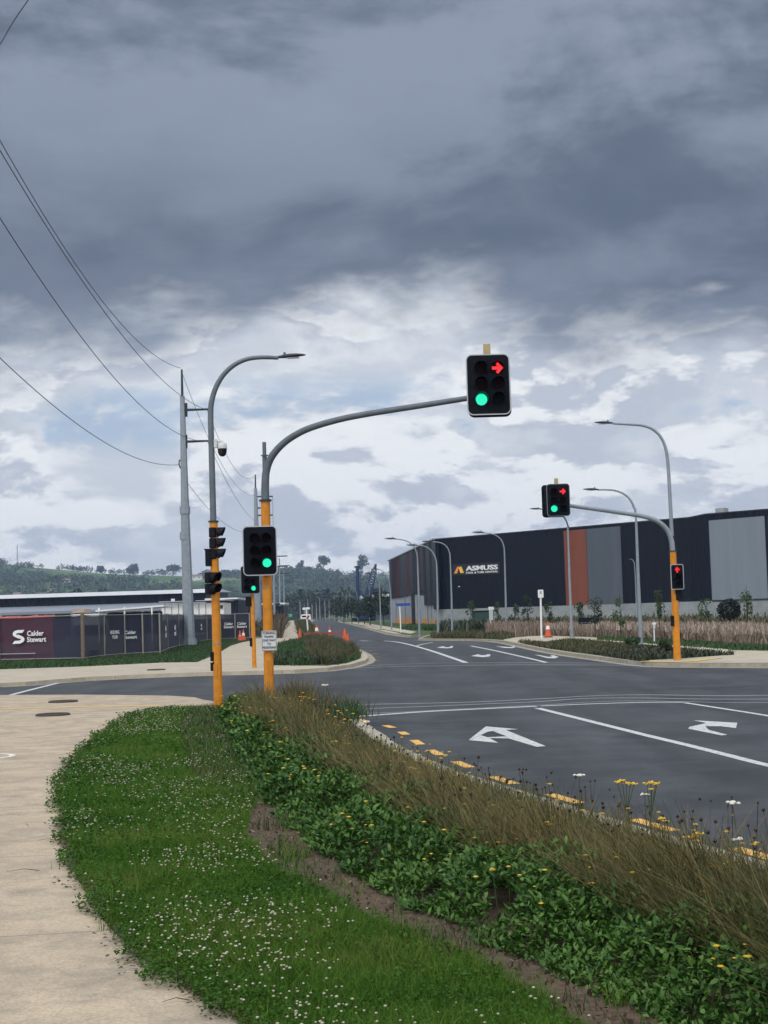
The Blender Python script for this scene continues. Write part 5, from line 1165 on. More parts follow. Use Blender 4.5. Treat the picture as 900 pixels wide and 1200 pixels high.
oc_ = np.array([(0, 0, .8), (1, 0, 0), (0, 1, 0), (-1, 0, 0), (0, -1, 0), (.6, .6, .5), (-.6, .6, .5), (-.6, -.6, .5), (.6, -.6, .5), (0, 0, -.5)])
fo = np.array([(0, 5, 6), (0, 6, 7), (0, 7, 8), (0, 8, 5), (1, 2, 5), (2, 3, 6), (3, 4, 7), (4, 1, 8), (5, 2, 6), (6, 3, 7), (7, 4, 8), (8, 1, 5), (9, 2, 1), (9, 3, 2), (9, 4, 3), (9, 1, 4)])
V = (c[:, None, :]+oc_[None]*r[:, None, None]).reshape(-1, 3); F = ((np.arange(n)*10)[:, None, None]+fo[None]).reshape(-1, 3)
nb.add(V, F); fl = nb.build('clover_flowers', leafy('clover_white', [(.42, .42, .34), (.30, .26, .19), (.52, .52, .45)], trans=0, rough=.8)); tag(fl, 'white clover flowers scattered through the lawn', 'flowers', kind='stuff')

dst = MB()
for px, py, L0, an in ((66, 985, .16, 2.7), (46, 1020, .22, 3.0), (222, 1172, .12, 3.1), (33, 968, .10, 1.9), (84, 880, .2, 2.2)):
    c = G(px, py, KZ+.006); dst.tube([c, c+Vector((math.cos(an)*L0*.5, math.sin(an)*L0*.5, .012)), c+Vector((math.cos(an+.12)*L0, math.sin(an+.3)*L0, .004))], [.0028, .0022, .001], 4)
tag(dst.build('dry_stems', plain('dry_stem', (.085, .06, .04), .9)), 'dry grass stems lying on the path beside the lawn', 'stems', kind='stuff')
# ---- leafy ground cover along the soil strip
def bandpoly(fa_, fb_, y0, y1, n=26):
    ys = np.linspace(y0, y1, n); return [(float(rowx(SOIL_R, y))*(1-a)+float(rowx(KB, y))*a, y) for y, a in ((y, fa_(y)) for y in ys)]+[(float(rowx(SOIL_R, y))*(1-a)+float(rowx(KB, y))*a, y) for y, a in ((y, fb_(y)) for y in ys[::-1])]
KB = bed_right
def fr(y): return float(np.clip((float(rowx(GRB, y))-float(rowx(SOIL_R, y)))/max(.2, float(rowx(KB, y))-float(rowx(SOIL_R, y))), .12, .62))
GRB = [(p.x, p.y) for p in GP(((1010, 1150), (900, 1098), (760, 1050), (640, 1008), (500, 945), (420, 903), (365, 876), (325, 852), (300, 836)), KZ+.20)]
fr0 = lambda y: np.interp(y, [3, 8, 12, 16, 20, 24, 28, 30], [.45, .39, .33, .31, .33, .38, .40, .28])
gcv = bandpoly(lambda y: -.03, lambda y: fr(y)+.05, 3.4, 28.5)
M_gc = leafy('groundcover_leaves', [(.010, .036, .006), (.020, .064, .009), (.040, .105, .015), (.078, .165, .030), (.13, .22, .055)], trans=.12, spec=.22, rough=.5, patch=.3)
P = scatter(gcv, lambda X, Y: lod(X, Y, 7000, 6.5, 1.2)); n = len(P)
hn = .21+.17*vnoise(P[:, 0], P[:, 1], 1.6, 4.2)+.06*vnoise(P[:, 0], P[:, 1], 4.5, 1.2)
sr = rowx(SOIL_R, P[:, 1]); ed = .16*vnoise(P[:, 0], P[:, 1], 1.9, 31.0)+.07*vnoise(P[:, 0], P[:, 1], 6, 2.0); rise = np.clip((P[:, 0]-sr-ed)/.26, .12, 1); okg = ((P[:, 0]-sr-ed) > RNG.uniform(-.06, .03, n)) & (vnoise(P[:, 0], P[:, 1], 2.6, 51.0) > -.43); P, hn, rise = P[okg], hn[okg], rise[okg]; n = len(P)
zz = KZ+hn*rise*RNG.uniform(.25, 1.12, n)**.5; kk = np.maximum(1, P[:, 1]/6.5)**.5
V, Q, T = leaves(np.stack([P[:, 0], P[:, 1], zz], 1), .040*kk*RNG.uniform(.55, 1.4, n), .019*kk*RNG.uniform(.7, 1.25, n), RNG.uniform(0, 6.28, n), RNG.uniform(.05, 1.25, n), fold=.16)
gc = np_mesh('ground_cover', V, [Q, T], M_gc, smooth=False); tag(gc, 'glossy leafy ground cover beside the bare soil strip', 'ground cover', kind='stuff')
# grassy weeds between ground cover and lawn
P = scatter(bandpoly(lambda y: -.30 if y > 16 else -.16, lambda y: .12, 4, 29.5), lambda X, Y: np.where(Y > 16, 420., lod(X, Y, 620, 8, .6))); P = P[(vnoise(P[:, 0], P[:, 1], 1.4, 8.8) > .12) | (P[:, 1] > 16.5+1.5*RNG.normal(size=len(P)))]; n = len(P); kk = np.maximum(1, P[:, 1]/6)**.6
V, F = blades(P, KZ, RNG.uniform(.05, .17, n), .005*kk, RNG.uniform(.3, .9, n), segs=3)
wo = np_mesh('strip_weeds', V, F, leafy('weed_blades', [(.022, .058, .010), (.04, .085, .016), (.08, .085, .03), (.06, .05, .025)], trans=.2)); tag(wo, 'thin weedy grass on the edge of the soil strip', 'weeds', kind='stuff')

P = scatter([(x-.1, y) for x, y in SOIL_L if y > 3.5][::1]+[(x+.1, y) for x, y in SOIL_R[::-1] if y > 3.5], lambda X, Y: lod(X, Y, 330, 7, 1.0)); n = len(P)
V, F = quads(np.stack([P[:, 0], P[:, 1], KZ+RNG.uniform(.008, .022, n)], 1), RNG.uniform(.012, .045, n), flat=-1.5)
tag(np_mesh('leaf_litter', V, F, leafy('litter', [(.10, .075, .05), (.05, .035, .025), (.17, .13, .085), (.03, .025, .02)], trans=0, rough=.9)), 'dry leaf litter and bark bits on the bare soil strip', 'litter', kind='stuff')

sx_ = [(float(rowx(SOIL_L, y)), float(rowx(SOIL_R, y)), y) for y in RNG.uniform(5.5, 16, 26)]; Pq = []; 
for xl, xr, y in sx_:
    k = int(RNG.integers(12, 40)); c = (xl+(xr-xl)*RNG.random(), y); sz = RNG.uniform(.03, .09); Pq.append(np.stack([RNG.normal(c[0], sz, k), RNG.normal(c[1], sz*1.6, k)], 1))
Pq = np.concatenate(Pq); V, F = blades(Pq, KZ, RNG.uniform(.04, .13, len(Pq)), .007, RNG.uniform(.3, 1, len(Pq)), segs=2)
tag(np_mesh('strip_tufts', V, F, M_grass), 'small grass tufts growing in the bare soil strip', 'grass', kind='stuff')
# ---- brown rushes along the kerb
rush = bandpoly(lambda y: fr(y)-.10, lambda y: .95, 3.4, 30.0)
M_rush = leafy('rush_stems', [(.020, .038, .008), (.044, .058, .014), (.090, .074, .022), (.19, .145, .055), (.052, .034, .014)], trans=.15, rough=.7, patch=.35)
P = scatter(rush, lambda X, Y: lod(X, Y, 2500, 6.5, 1.0)); n = len(P); kk = np.maximum(1, P[:, 1]/6.5)**.5
cl = vnoise(P[:, 0], P[:, 1], 2.2, 7.7); az = np.where(RNG.random(n) < .74, RNG.normal(2.6, .75, n), RNG.uniform(0, 6.28, n))+cl*1.2
side = (P[:, 0]-rowx(SOIL_R, P[:, 1]))/(rowx(KB, P[:, 1])-rowx(SOIL_R, P[:, 1])); hh = RNG.uniform(.18, .44, n)*(1+.5*cl)*np.interp(side, [0, .45, .62, .78, .9, 1], [1.05, 1.35, 1.15, .66, .32, .15])*np.interp(P[:, 1], [3, 8, 20, 30], [1.0, 1.0, .95, 1.05])
V, F = blades(P, KZ, hh, .0046*kk*RNG.uniform(.6, 1.3, n), RNG.uniform(.25, 1.0, n), az=az, segs=3, tipw=.35)
rs = np_mesh('brown_rushes', V, F, M_rush); tag(rs, 'brown and olive rushes leaning along the kerb', 'rushes', kind='stuff')
# dark seed heads on thin stems, upright, near the kerb
P = scatter(bandpoly(lambda y: .40, lambda y: .93, 3.5, 27), lambda X, Y: lod(X, Y, 40, 8, 1.0)); n = len(P); kk = np.maximum(1, P[:, 1]/8)**.55
hh = RNG.uniform(.24, .50, n)*np.interp(P[:, 1], [4, 10, 16, 27], [1.15, 1.0, .62, .6]); az = RNG.uniform(0, 6.28, n); ln = RNG.uniform(.02, .28, n)
V, F = blades(P, KZ, hh, .0042*kk, ln, az=az, segs=2, tipw=.8, curve=0.4)
nb = NB(); nb.add(V, F); tips = np.stack([P[:, 0]+np.cos(az)*ln*hh, P[:, 1]+np.sin(az)*ln*hh, KZ+hh*np.sqrt(1-ln**2*.5)], 1)
r = .0085*kk*RNG.uniform(.7, 1.4, n); V2 = (tips[:, None, :]+oc_[None]*r[:, None, None]*np.array([1, 1, 1.9])).reshape(-1, 3); nb.add(V2, ((np.arange(n)*10)[:, None, None]+fo[None]).reshape(-1, 3))
sh = nb.build('seed_heads', leafy('dark_seed', [(.018, .012, .010), (.035, .022, .015), (.05, .035, .02)], trans=0)); tag(sh, 'dark plantain seed heads on thin stems', 'seed heads', kind='stuff')
# green tufts inside the rushes near the kerb
P = scatter(bandpoly(lambda y: .30, lambda y: .90, 3.5, 29), lambda X, Y: lod(X, Y, 620, 7, .9)); P = P[vnoise(P[:, 0], P[:, 1], 1.3, 12.3) > .0]; n = len(P); kk = np.maximum(1, P[:, 1]/7)**.5
V, F = blades(P, KZ, RNG.uniform(.14, .32, n), .007*kk, RNG.uniform(.1, .7, n), segs=3)
gt = np_mesh('green_tufts', V, F, leafy('tuft_blades', [(.02, .05, .014), (.035, .075, .02), (.06, .09, .035)], trans=.2)); tag(gt, 'green grass tufts among the brown rushes', 'grass', kind='stuff')
for cx_, cy_, n_, hh_ in ((-1.75, 29.3, 520, .62), (-2.9, 29.6, 160, .34), (-1.1, 27.4, 260, .42)):
    Pq = np.stack([RNG.normal(cx_, .22, n_), RNG.normal(cy_, .3, n_)], 1); V, F = blades(Pq, KZ, hh_*RNG.uniform(.5, 1.1, n_), .011*RNG.uniform(.6, 1.3, n_), RNG.uniform(.1, .8, n_), segs=3)
    tag(np_mesh('rush_tussock', V, F, M_rush), 'rush tussock growing at the foot of the near orange poles', 'rushes', kind='stuff')
Pq = np.stack([RNG.normal(-.72, .16, 420), RNG.normal(25.9, .9, 420)], 1); V, F = blades(Pq, KZ, RNG.uniform(.15, .38, 420), .02*RNG.uniform(.6, 1.3, 420), RNG.uniform(.2, .9, 420), segs=3)
tag(np_mesh('kerb_weeds', V, F, MATS['tuft_blades']), 'green weeds spilling over the kerb near the limit line', 'weeds', kind='stuff')
# yellow flowers through the planting
def yfl_d(X, Y): return lod(X, Y, 19, 9, .35)
P = scatter(bandpoly(lambda y: .02, lambda y: .95, 4.5, 29), yfl_d); P = P[vnoise(P[:, 0], P[:, 1], .75, 21.0) > .02]; n = len(P)
hh = RNG.uniform(.18, .36, n); nb = NB(); az = RNG.uniform(0, 6.28, n); ln = RNG.uniform(0, .3, n)
V, F = blades(P, KZ, hh, .003*np.maximum(1, P[:, 1]/8)**.5, ln, az=az, segs=2, tipw=.8, curve=.4)
yst = np_mesh('flower_stems', V, F, MATS['tuft_blades']); tag(yst, 'thin green stems of the yellow flowers', 'stems', kind='stuff')
tips = np.stack([P[:, 0]+np.cos(az)*ln*hh, P[:, 1]+np.sin(az)*ln*hh, KZ+hh*np.sqrt(1-ln**2*.5)], 1)
r = RNG.uniform(.010, .024, n)*np.maximum(1, P[:, 1]/9)**.45
V2 = (tips[:, None, :]+oc_[None]*r[:, None, None]*np.array([1, 1, .45])).reshape(-1, 3)
yf = np_mesh('yellow_flowers', V2, ((np.arange(n)*10)[:, None, None]+fo[None]).reshape(-1, 3), leafy('yellow_petals', [(.52, .30, .012), (.62, .40, .02), (.55, .42, .05)], trans=0)); tag(yf, 'small yellow flowers dotted through the planting', 'flowers', kind='stuff')
# single tall weeds that stand out against the road
M_stem = plain('weed_stem', (.045, .075, .03), .7); M_yhead = plain('yellow_head', (.70, .46, .04), .8); M_whead = plain('white_head', (.62, .62, .55), .8); M_weedleaf = leafy('weed_leaves', [(.03, .07, .02), (.06, .11, .035)], trans=.2)
def umbel_weed(base, tips_, mat, label, cat, group, Y, hr=.02, leafy_=False):
    b = Vector(base); e = empty(cat.replace(' ', '_'), b, label, cat, group); mb = MB(); fork = None
    T = [A(x, y, Y) for x, y in tips_]; c = sum(T, Vector())/len(T); fork = b.lerp(c, .55)
    mb.tube([b, b.lerp(fork, .5)+Vector((.01, 0, 0)), fork], [.006, .005, .004], 5)
    for t in T: mb.tube([fork, fork.lerp(t, .6)+Vector((0, 0, .004)), t], [.0035, .003, .002], 4)
    mb.build('stem', M_stem, e)
    for t in T:
        mb = MB()
        for k in range(9):
            a = random.uniform(0, 6.28); r_ = hr*math.sqrt(random.random())*1.2; mb.ellipsoid((t.x+math.cos(a)*r_, t.y+math.sin(a)*r_, t.z+random.uniform(-.004, .006)), (hr*.42, hr*.42, hr*.26), 6, 4)
        mb.build('flower_head', mat, e)
    n = 26 if leafy_ else 9; f = RNG.uniform(.05, .75, n); pts = np.array([list(b.lerp(fork, float(q)) if q < .9 else fork) for q in f])
    V, Q, T_ = leaves(pts, RNG.uniform(.03, .07, n), RNG.uniform(.008, .014, n), RNG.uniform(0, 6.28, n), RNG.uniform(.2, 1.1, n)); np_mesh('leaves', V, [Q, T_], M_weedleaf, e)
def kbase(px, Y, back_=.12):
    # weed roots stand in the bed just behind the kerb
    x = A(px, 900, Y).x; return (x, Y, KZ)
umbel_weed(kbase(731, 10.9), [(723, 916.5), (729, 915), (734, 917.5), (739, 918.5), (743, 919)], M_yhead, 'tall yellow flowered weed with leafy stem, leftmost of the two yellow ones against the road', 'yellow weed', 'tall weeds by the kerb', 10.9, .022, True)
umbel_weed(kbase(756, 10.6), [(758, 918.5), (763, 917), (768, 919.5), (764, 925), (770, 917.8)], M_yhead, 'tall yellow flowered weed, right one of the pair against the road', 'yellow weed', 'tall weeds by the kerb', 10.6, .02)
umbel_weed(kbase(755, 10.7), [(755.5, 931)], M_whead, 'small white flowered weed between the two tall yellow weeds', 'white weed', 'tall weeds by the kerb', 10.7, .024)
umbel_weed(kbase(677, 12.6), [(679, 909)], M_whead, 'white flat flowered weed standing alone left of the yellow pair', 'white weed', 'tall weeds by the kerb', 12.6, .036)
umbel_weed(kbase(866, 9.6), [(858, 941)], M_whead, 'tallest white flowered weed at the right, over the grey road', 'white weed', 'tall weeds by the kerb', 9.6, .036)
umbel_weed(kbase(876, 9.4), [(864.5, 983.5)], M_whead, 'low white flowered weed below the tallest one at the right', 'white weed', 'tall weeds by the kerb', 9.4, .028)
umbel_weed(kbase(776, 9.8), [(774, 959), (779, 962)], M_yhead, 'yellow weed just right of the yellow pair and lower', 'yellow weed', 'tall weeds by the kerb', 9.8, .022)
umbel_weed(kbase(812, 9.2), [(806, 981), (813, 979), (816, 985), (820, 977)], M_yhead, 'bushy low yellow weed in front of the kerb at the right', 'yellow weed', 'tall weeds by the kerb', 9.2, .022)
umbel_weed(kbase(842, 8.7), [(838, 1016), (844, 1015), (849, 1017)], M_yhead, 'yellow weed at the right edge among the rushes', 'yellow weed', 'tall weeds by the kerb', 8.7, .022)

umbel_weed(kbase(379, 25.5), [(380, 803)], M_whead, 'small white weed left of the limit line, far end of the bed', 'white weed', 'tall weeds by the kerb', 25.5, .05)
umbel_weed(kbase(424, 23.5), [(430, 846)], M_whead, 'small white weed beside the first yellow dash', 'white weed', 'tall weeds by the kerb', 23.5, .05)
umbel_weed(kbase(412, 22), [(412, 869)], M_whead, 'white weed inside the rushes below the first yellow dashes', 'white weed', 'tall weeds by the kerb', 22, .05)

# ---- far verges
def tufts(poly, d, h, w, mat, name, lab, cat, lean=(.1, .8), segs=2, z=KZ, mask=None, hm=None):
    P = scatter(poly, lambda X, Y: np.full(len(X), float(d)))
    if mask: P = P[vnoise(P[:, 0], P[:, 1], mask[0], mask[1]) > mask[2]]
    n = len(P); H_ = RNG.uniform(h*.55, h*1.15, n)*(1+.35*vnoise(P[:, 0], P[:, 1], .6, 3.3))
    V, F = blades(P, z, H_, w*RNG.uniform(.6, 1.4, n), RNG.uniform(*lean, n), segs=segs, tipw=.3)
    return tag(np_mesh(name, V, F, mat), lab, cat, kind='stuff')
M_fgrass = leafy('far_grass', [(.018, .05, .012), (.03, .075, .018), (.05, .095, .028)], trans=.2)
M_pink = leafy('pink_grass', [(.13, .085, .06), (.25, .17, .13), (.34, .25, .21), (.10, .09, .055), (.40, .33, .27), (.06, .075, .03)], trans=.25, rough=.8)
M_bed = leafy('dark_bed', [(.013, .022, .012), (.026, .036, .018), (.042, .055, .024), (.05, .04, .022)], trans=.1)
M_olive = leafy('olive_grass', [(.035, .055, .016), (.06, .075, .024), (.095, .078, .036), (.05, .034, .020)], trans=.2)
tufts([(p.x, p.y) for p in grassB], 90, .12, .035, M_fgrass, 'verge_grass', 'green grass strip along the site fence', 'grass')
bl = [(p.x, p.y) for p in GP(((318, 779.5), (322, 765), (326, 757), (352, 751), (366, 747), (372, 779.8), (345, 780.5)), KZ)]
tufts(bl, 60, .28, .05, M_fgrass, 'verge_grass', 'green planting on the left of the far verge', 'grass')
bl = [(p.x, p.y) for p in GP(((318, 779.7), (320, 773.5), (392, 772.5), (397, 779)), KZ)]
tufts(bl, 130, .30, .06, M_bed, 'dark_planting', 'dark low planting on the near side of the far verge', 'planting', lean=(.3, .98))
bl = [(p.x, p.y) for p in GP(((362, 776.8), (360, 757), (366, 748), (388, 752.2), (404, 758.2), (417, 765), (419, 771), (404, 776.6), (382, 780)), KZ)]
tufts(bl, 110, .46, .035, M_olive, 'brown_rushes', 'brown rushes heaped on the far verge by the kerb', 'rushes')
bl = [(p.x, p.y) for p in GP(((404, 758.5), (417, 763), (422.5, 768), (421, 772.5), (405, 777.6), (398, 778.4)), KZ)]
tufts(bl, 110, .26, .05, M_fgrass, 'verge_grass', 'green tufts on the right tip of the far verge', 'grass')
bl = [(p.x, p.y) for p in GP(((351, 749), (346, 728.8), (361, 728.9), (366, 740), (371, 746)), KZ)]
tufts(bl, 14, .8, .12, M_olive, 'verge_scrub', 'scrubby grass between the far footpath and the road', 'grass')
bl = [(p.x, p.y) for p in GP(((322, 748), (331, 748), (332, 731), (325, 730)), KZ)]
tufts(bl, 14, 1.9, .12, leafy('rust_scrub', [(.10, .055, .04), (.06, .055, .03), (.13, .08, .06)]), 'rust_scrub', 'rusty pink scrub on the left of the far footpath', 'scrub')
bl = [(p.x, p.y) for p in GP(((262, 747), (330, 747), (330, 735), (262, 737)), KZ)]
tufts(bl, 6, 1.5, .15, leafy('bank_grass', [(.075, .065, .035), (.05, .06, .028), (.11, .085, .05)]), 'bank_grass', 'dry grass bank beyond the end of the site fence', 'grass')
# right bed, pink grasses and mown grass
bedC = [(p.x, p.y) for p in GP(((604, 752), (618, 751.5), (641, 753.8), (648, 751), (672, 750), (700, 751.6), (742, 755), (770, 758.6), (790, 761), (838, 765.8), (800, 770), (764, 773.4), (750, 775.4), (735, 773.6), (700, 768.6), (665, 764), (640, 760.2)), KZ)]
bcl = [p for p in bedC]
bl = [(p.x, p.y) for p in GP(((606, 753), (641, 755.5), (672, 752.6), (738, 757.4), (742, 764), (735, 769.5), (700, 767.6), (665, 763.4), (640, 759.8), (612, 754.4)), KZ)]
tufts(bl, 110, .22, .045, M_olive, 'bed_grass', 'olive and brown grass in the right-hand bed', 'grass')
bl = [(p.x, p.y) for p in GP(((690, 766.6), (715, 763), (745, 759), (790, 763.5), (838, 767.2), (864, 767.6), (800, 771.4), (764, 773.4), (750, 775.2), (735, 773.2)), KZ)]
tufts(bl, 190, .20, .05, M_bed, 'dark_planting', 'dark low planting at the foot of the right signal pole', 'planting', lean=(.3, .98))
for (px, yb, hh_, w_) in ((742, 761, .5, .7), (781, 768.5, .55, .8)):
    c = G(px, yb, KZ); e = empty('shrub', c, 'leafy shrub at the foot of the tall grey lamp' if px < 760 else 'dark shrub beside the right signal pole', 'shrub')
    Pp = crown_pts((c.x, c.y, KZ+hh_*.5), w_/2, hh_*.5, 420, 8); V, F = quads(Pp, .15*RNG.uniform(.6, 1.4, len(Pp))); np_mesh('foliage', V, F, M_leafmid if px < 760 else M_bed, e)
    mb = MB(); mb.tube([c, c+Vector((0, 0, hh_*.6))], [.03, .01], 5); mb.build('stem', M_bark, e)
pinkp = [(p.x, p.y) for p in GP(((640, 745.2), (700, 746.2), (760, 749.3), (810, 752.5), (850, 755.5), (905, 757.5), (1180, 749.4)), KZ)]+[(p.x, p.y) for p in GP(((1180, 738), (905, 746.5), (850, 744.6), (800, 743), (750, 741.5), (700, 740.5), (640, 741.5)), KZ)]
tufts(pinkp, 46, .72, .065, M_pink, 'pink_grasses', 'pinkish tufted grasses in a long band before the warehouse', 'grass', lean=(.05, .95), segs=3)
P = scatter(pinkp, lambda X, Y: np.full(len(X), 9.)); n = len(P); V, F = blades(P, KZ+.42, RNG.uniform(.2, .42, n), .10*RNG.uniform(.6, 1.3, n), RNG.uniform(.05, .6, n), segs=2, tipw=.2)
tag(np_mesh('grass_plumes', V, F, leafy('plumes', [(.30, .23, .19), (.42, .34, .29), (.52, .45, .40)], trans=.3, rough=.9)), 'pale feathery plumes on top of the pinkish grasses', 'plumes', kind='stuff')
bl = [(p.x, p.y) for p in GP(((571, 746), (585, 746.5), (610, 746.3), (636, 745), (640, 741.5), (600, 740.5), (571, 741)), KZ)]
tufts(bl, 28, .82, .09, M_pink, 'pink_grasses', 'pink grasses under the warehouse lettering', 'grass', lean=(.02, .5), segs=3)
bl = [(p.x, p.y) for p in GP(((506, 748.2), (555, 748.4), (588, 749.6), (604, 746.6), (585, 745), (540, 744), (506, 745)), KZ)]
tufts(bl, 50, .36, .07, M_olive, 'bed_grass', 'olive grass bed below the lamp at the warehouse corner', 'grass')
bl = [(p.x, p.y) for p in GP(((470, 738), (520, 740), (560, 740), (560, 734), (480, 733.5)), KZ)]
tufts(bl, 8, .35, .14, M_fgrass, 'verge_grass', 'mown grass before the left part of the warehouse', 'grass')
bl = [(p.x, p.y) for p in GP(((700, 750), (745, 753.4), (800, 757.8), (860, 762), (905, 762.8), (1180, 754.6), (1180, 750), (905, 757.8), (850, 755.3), (800, 751.6), (760, 749), (700, 746.8)), KZ)]
tufts(bl, 60, .14, .05, M_fgrass, 'verge_grass', 'mown grass between the right footpath and the pink grasses', 'grass')
bl = [(p.x, p.y) for p in GP(((600, 739.5), (700, 740), (800, 742), (905, 745), (905, 736), (800, 733.5), (700, 733), (600, 734)), KZ)]
tufts(bl, 5, .95, .16, M_olive, 'back_planting', 'mixed olive planting against the warehouse base', 'planting')
bl = [(p.x, p.y) for p in GP(((514, 741), (560, 741), (600, 739), (600, 735), (516, 737)), KZ)]
tufts(bl, 8, .9, .16, M_bed, 'hedge', 'low dark hedge at the foot of the warehouse corner', 'hedge', lean=(.2, .8))

# ---- the wood at the end of the road, with pale trunks
def wood(name, lab, rows, mat, nq, ls):
    nb = NB()
    for x, y, h, w in rows:
        P = crown_pts((x, y, h*.52), w/2, h*.5, nq, 7); V, F = quads(P, ls*RNG.uniform(.6, 1.4, len(P))*max(.6, h/12)); nb.add(V, F)
    o = nb.build(name, mat); return tag(o, lab, 'wood', kind='stuff')
rows = []
for k in range(130):
    px = random.uniform(300, 470); Y = random.uniform(560, 900); b = A(px, 720, Y); rows.append((b.x, Y, random.uniform(6, 15)*(Y/700)**.6*(1.05 if px > 350 else .8), random.uniform(7, 13)))
wood('far_wood', 'dark green wood closing the end of the road', rows, leafy('wood_leaves', [(.010, .020, .014), (.016, .030, .019), (.025, .043, .024)], trans=0), 130, 1.7)
rows = []
for k in range(46):
    px = random.uniform(-40, 250); Y = random.uniform(330, 600); b = A(px, 720, Y); rows.append((b.x, Y, random.uniform(4, 8), random.uniform(6, 10)))
wood('far_wood', 'dark trees behind the low depot roof', rows, MATS['wood_leaves'], 110, 1.6)
for k, (px, yt) in enumerate(((352, 700), (357, 706), (361, 698), (366, 704), (371, 703), (375, 699), (381, 698), (386, 702), (392, 694), (397.5, 697), (402, 691), (406, 695), (410, 692), (413.5, 698))):
    Y = 505+7*((k*5) % 9); b = A(px, 722, Y); b.z = -.05; t = A(px-.6, yt, Y); e = empty('pale_trunk', b, 'slender pale bare trunk in front of the dark wood at the road end', 'tree', 'slender pale trunks before the far wood')
    mb = MB(); mb.tube([b, b.lerp(t, .5), t], [.19, .15, .08], 6)
    mb.build('trunk', M_paletrunk, e); Pp = crown_pts((t.x, t.y, t.z), 1.0, 1.1, 30, 4); V, F = quads(Pp, .8*RNG.uniform(.6, 1.3, len(Pp))); np_mesh('crown', V, F, MATS['wood_leaves'], e)

# ================================================================== HILLS
ridge = [(-320, 668), (-200, 664), (-60, 659), (0, 659.5), (40, 664.5), (80, 668), (120, 672), (170, 674.5), (230, 676.5), (290, 675.5), (320, 673.5), (345, 671), (370, 671.5), (400, 674.5), (430, 675), (460, 677), (520, 684), (700, 688), (950, 684), (1150, 682)]
RX = np.array([A(x, y, 1800).x for x, y in ridge]); RZ = np.array([A(x, y, 1800).z for x, y in ridge])
def hill_z(X, Y):
    r = np.interp(X, RX, RZ); t = np.clip((Y-850)/950, 0, 1); s_ = t*t*(3-2*t)*.55+t*.45
    b = vnoise(X, Y, .004, 5.5)*9+vnoise(X, Y, .011, 1.5)*4
    return r*np.where(Y > 1800, 1-(np.clip((Y-1800)/900, 0, 1))**2*.8, s_)+b*np.clip(t*2.5, 0, 1)*np.clip((1900-Y)/500, 0, 1)-.6*(t <= 0)
xs = np.linspace(-1050, 1050, 150); ys = np.linspace(840, 2700, 90); XX, YY = np.meshgrid(xs, ys); ZZ = hill_z(XX.ravel(), YY.ravel())
V = np.stack([XX.ravel(), YY.ravel(), ZZ], 1); ii = (np.arange(89)[:, None]*150+np.arange(149)[None]).ravel(); F = np.stack([ii, ii+1, ii+151, ii+150], 1)
mt, nt, b_ = base_mat('hill_pasture'); tc = N(nt, 'ShaderNodeTexCoord'); vo = N(nt, 'ShaderNodeTexVoronoi'); vo.inputs['Scale'].default_value = .0055; L(nt, tc.outputs['Object'], vo.inputs['Vector'])
cr = N(nt, 'ShaderNodeValToRGB'); cr.color_ramp.elements[0].color = (.05, .085, .03, 1); cr.color_ramp.elements[1].color = (.15, .18, .07, 1); e_ = cr.color_ramp.elements.new(.5); e_.color = (.075, .135, .035, 1)
sp = N(nt, 'ShaderNodeSeparateColor'); L(nt, vo.outputs['Color'], sp.inputs[0]); L(nt, sp.outputs[0], cr.inputs[0]); nz = N(nt, 'ShaderNodeTexNoise'); nz.inputs['Scale'].default_value = .02; nz.inputs['Detail'].default_value = 8; L(nt, tc.outputs['Object'], nz.inputs['Vector'])
mx = N(nt, 'ShaderNodeMix', data_type='RGBA'); mx.inputs[7].default_value = (.04, .06, .025, 1); q = N(nt, 'ShaderNodeMapRange'); q.inputs[1].default_value = .5; q.inputs[2].default_value = .62; L(nt, nz.outputs['Fac'], q.inputs[0]); L(nt, q.outputs[0], mx.inputs[0]); L(nt, cr.outputs[0], mx.inputs[6]); L(nt, mx.outputs[2], b_.inputs['Base Color']); b_.inputs['Roughness'].default_value = 1; b_.inputs['Specular IOR Level'].default_value = .1
hills = np_mesh('hills', V, F, mt, smooth=True); hills['kind'] = 'structure'
n = 9500; HX = RNG.uniform(-640, 640, n); HY = 880+940*RNG.random(n)**.75
t_ = (HY-880)/940; mk = vnoise(HX, HY*.6, .0065, 17)+.35*vnoise(HX, HY, .02, 3); thr = np.interp(t_, [0, .35, .7, .85, 1], [-.35, -.22, .10, .14, -.05]); thr = np.where(HX > -150, thr-.18, thr)
k_ = mk > thr; HX, HY = HX[k_], HY[k_]; HZ = hill_z(HX, HY); hs = RNG.uniform(3.5, 8.5, len(HX)); nb = NB()
nq = 34; d = RNG.normal(size=(len(HX), nq, 3)); d /= np.linalg.norm(d, axis=2)[..., None]; d *= (RNG.random((len(HX), nq, 1))**.4)
C = np.stack([HX, HY, HZ+hs*.48], 1)[:, None, :]+d*np.stack([hs*.62, hs*.62, hs*.5], 1)[:, None, :]
V, F = quads(C.reshape(-1, 3), (np.repeat(hs, nq)*.30)); nb.add(V, F); ht = nb.build('hill_trees', M_hilltree); tag(ht, 'trees and bush covering the far hills', 'wood', kind='stuff')
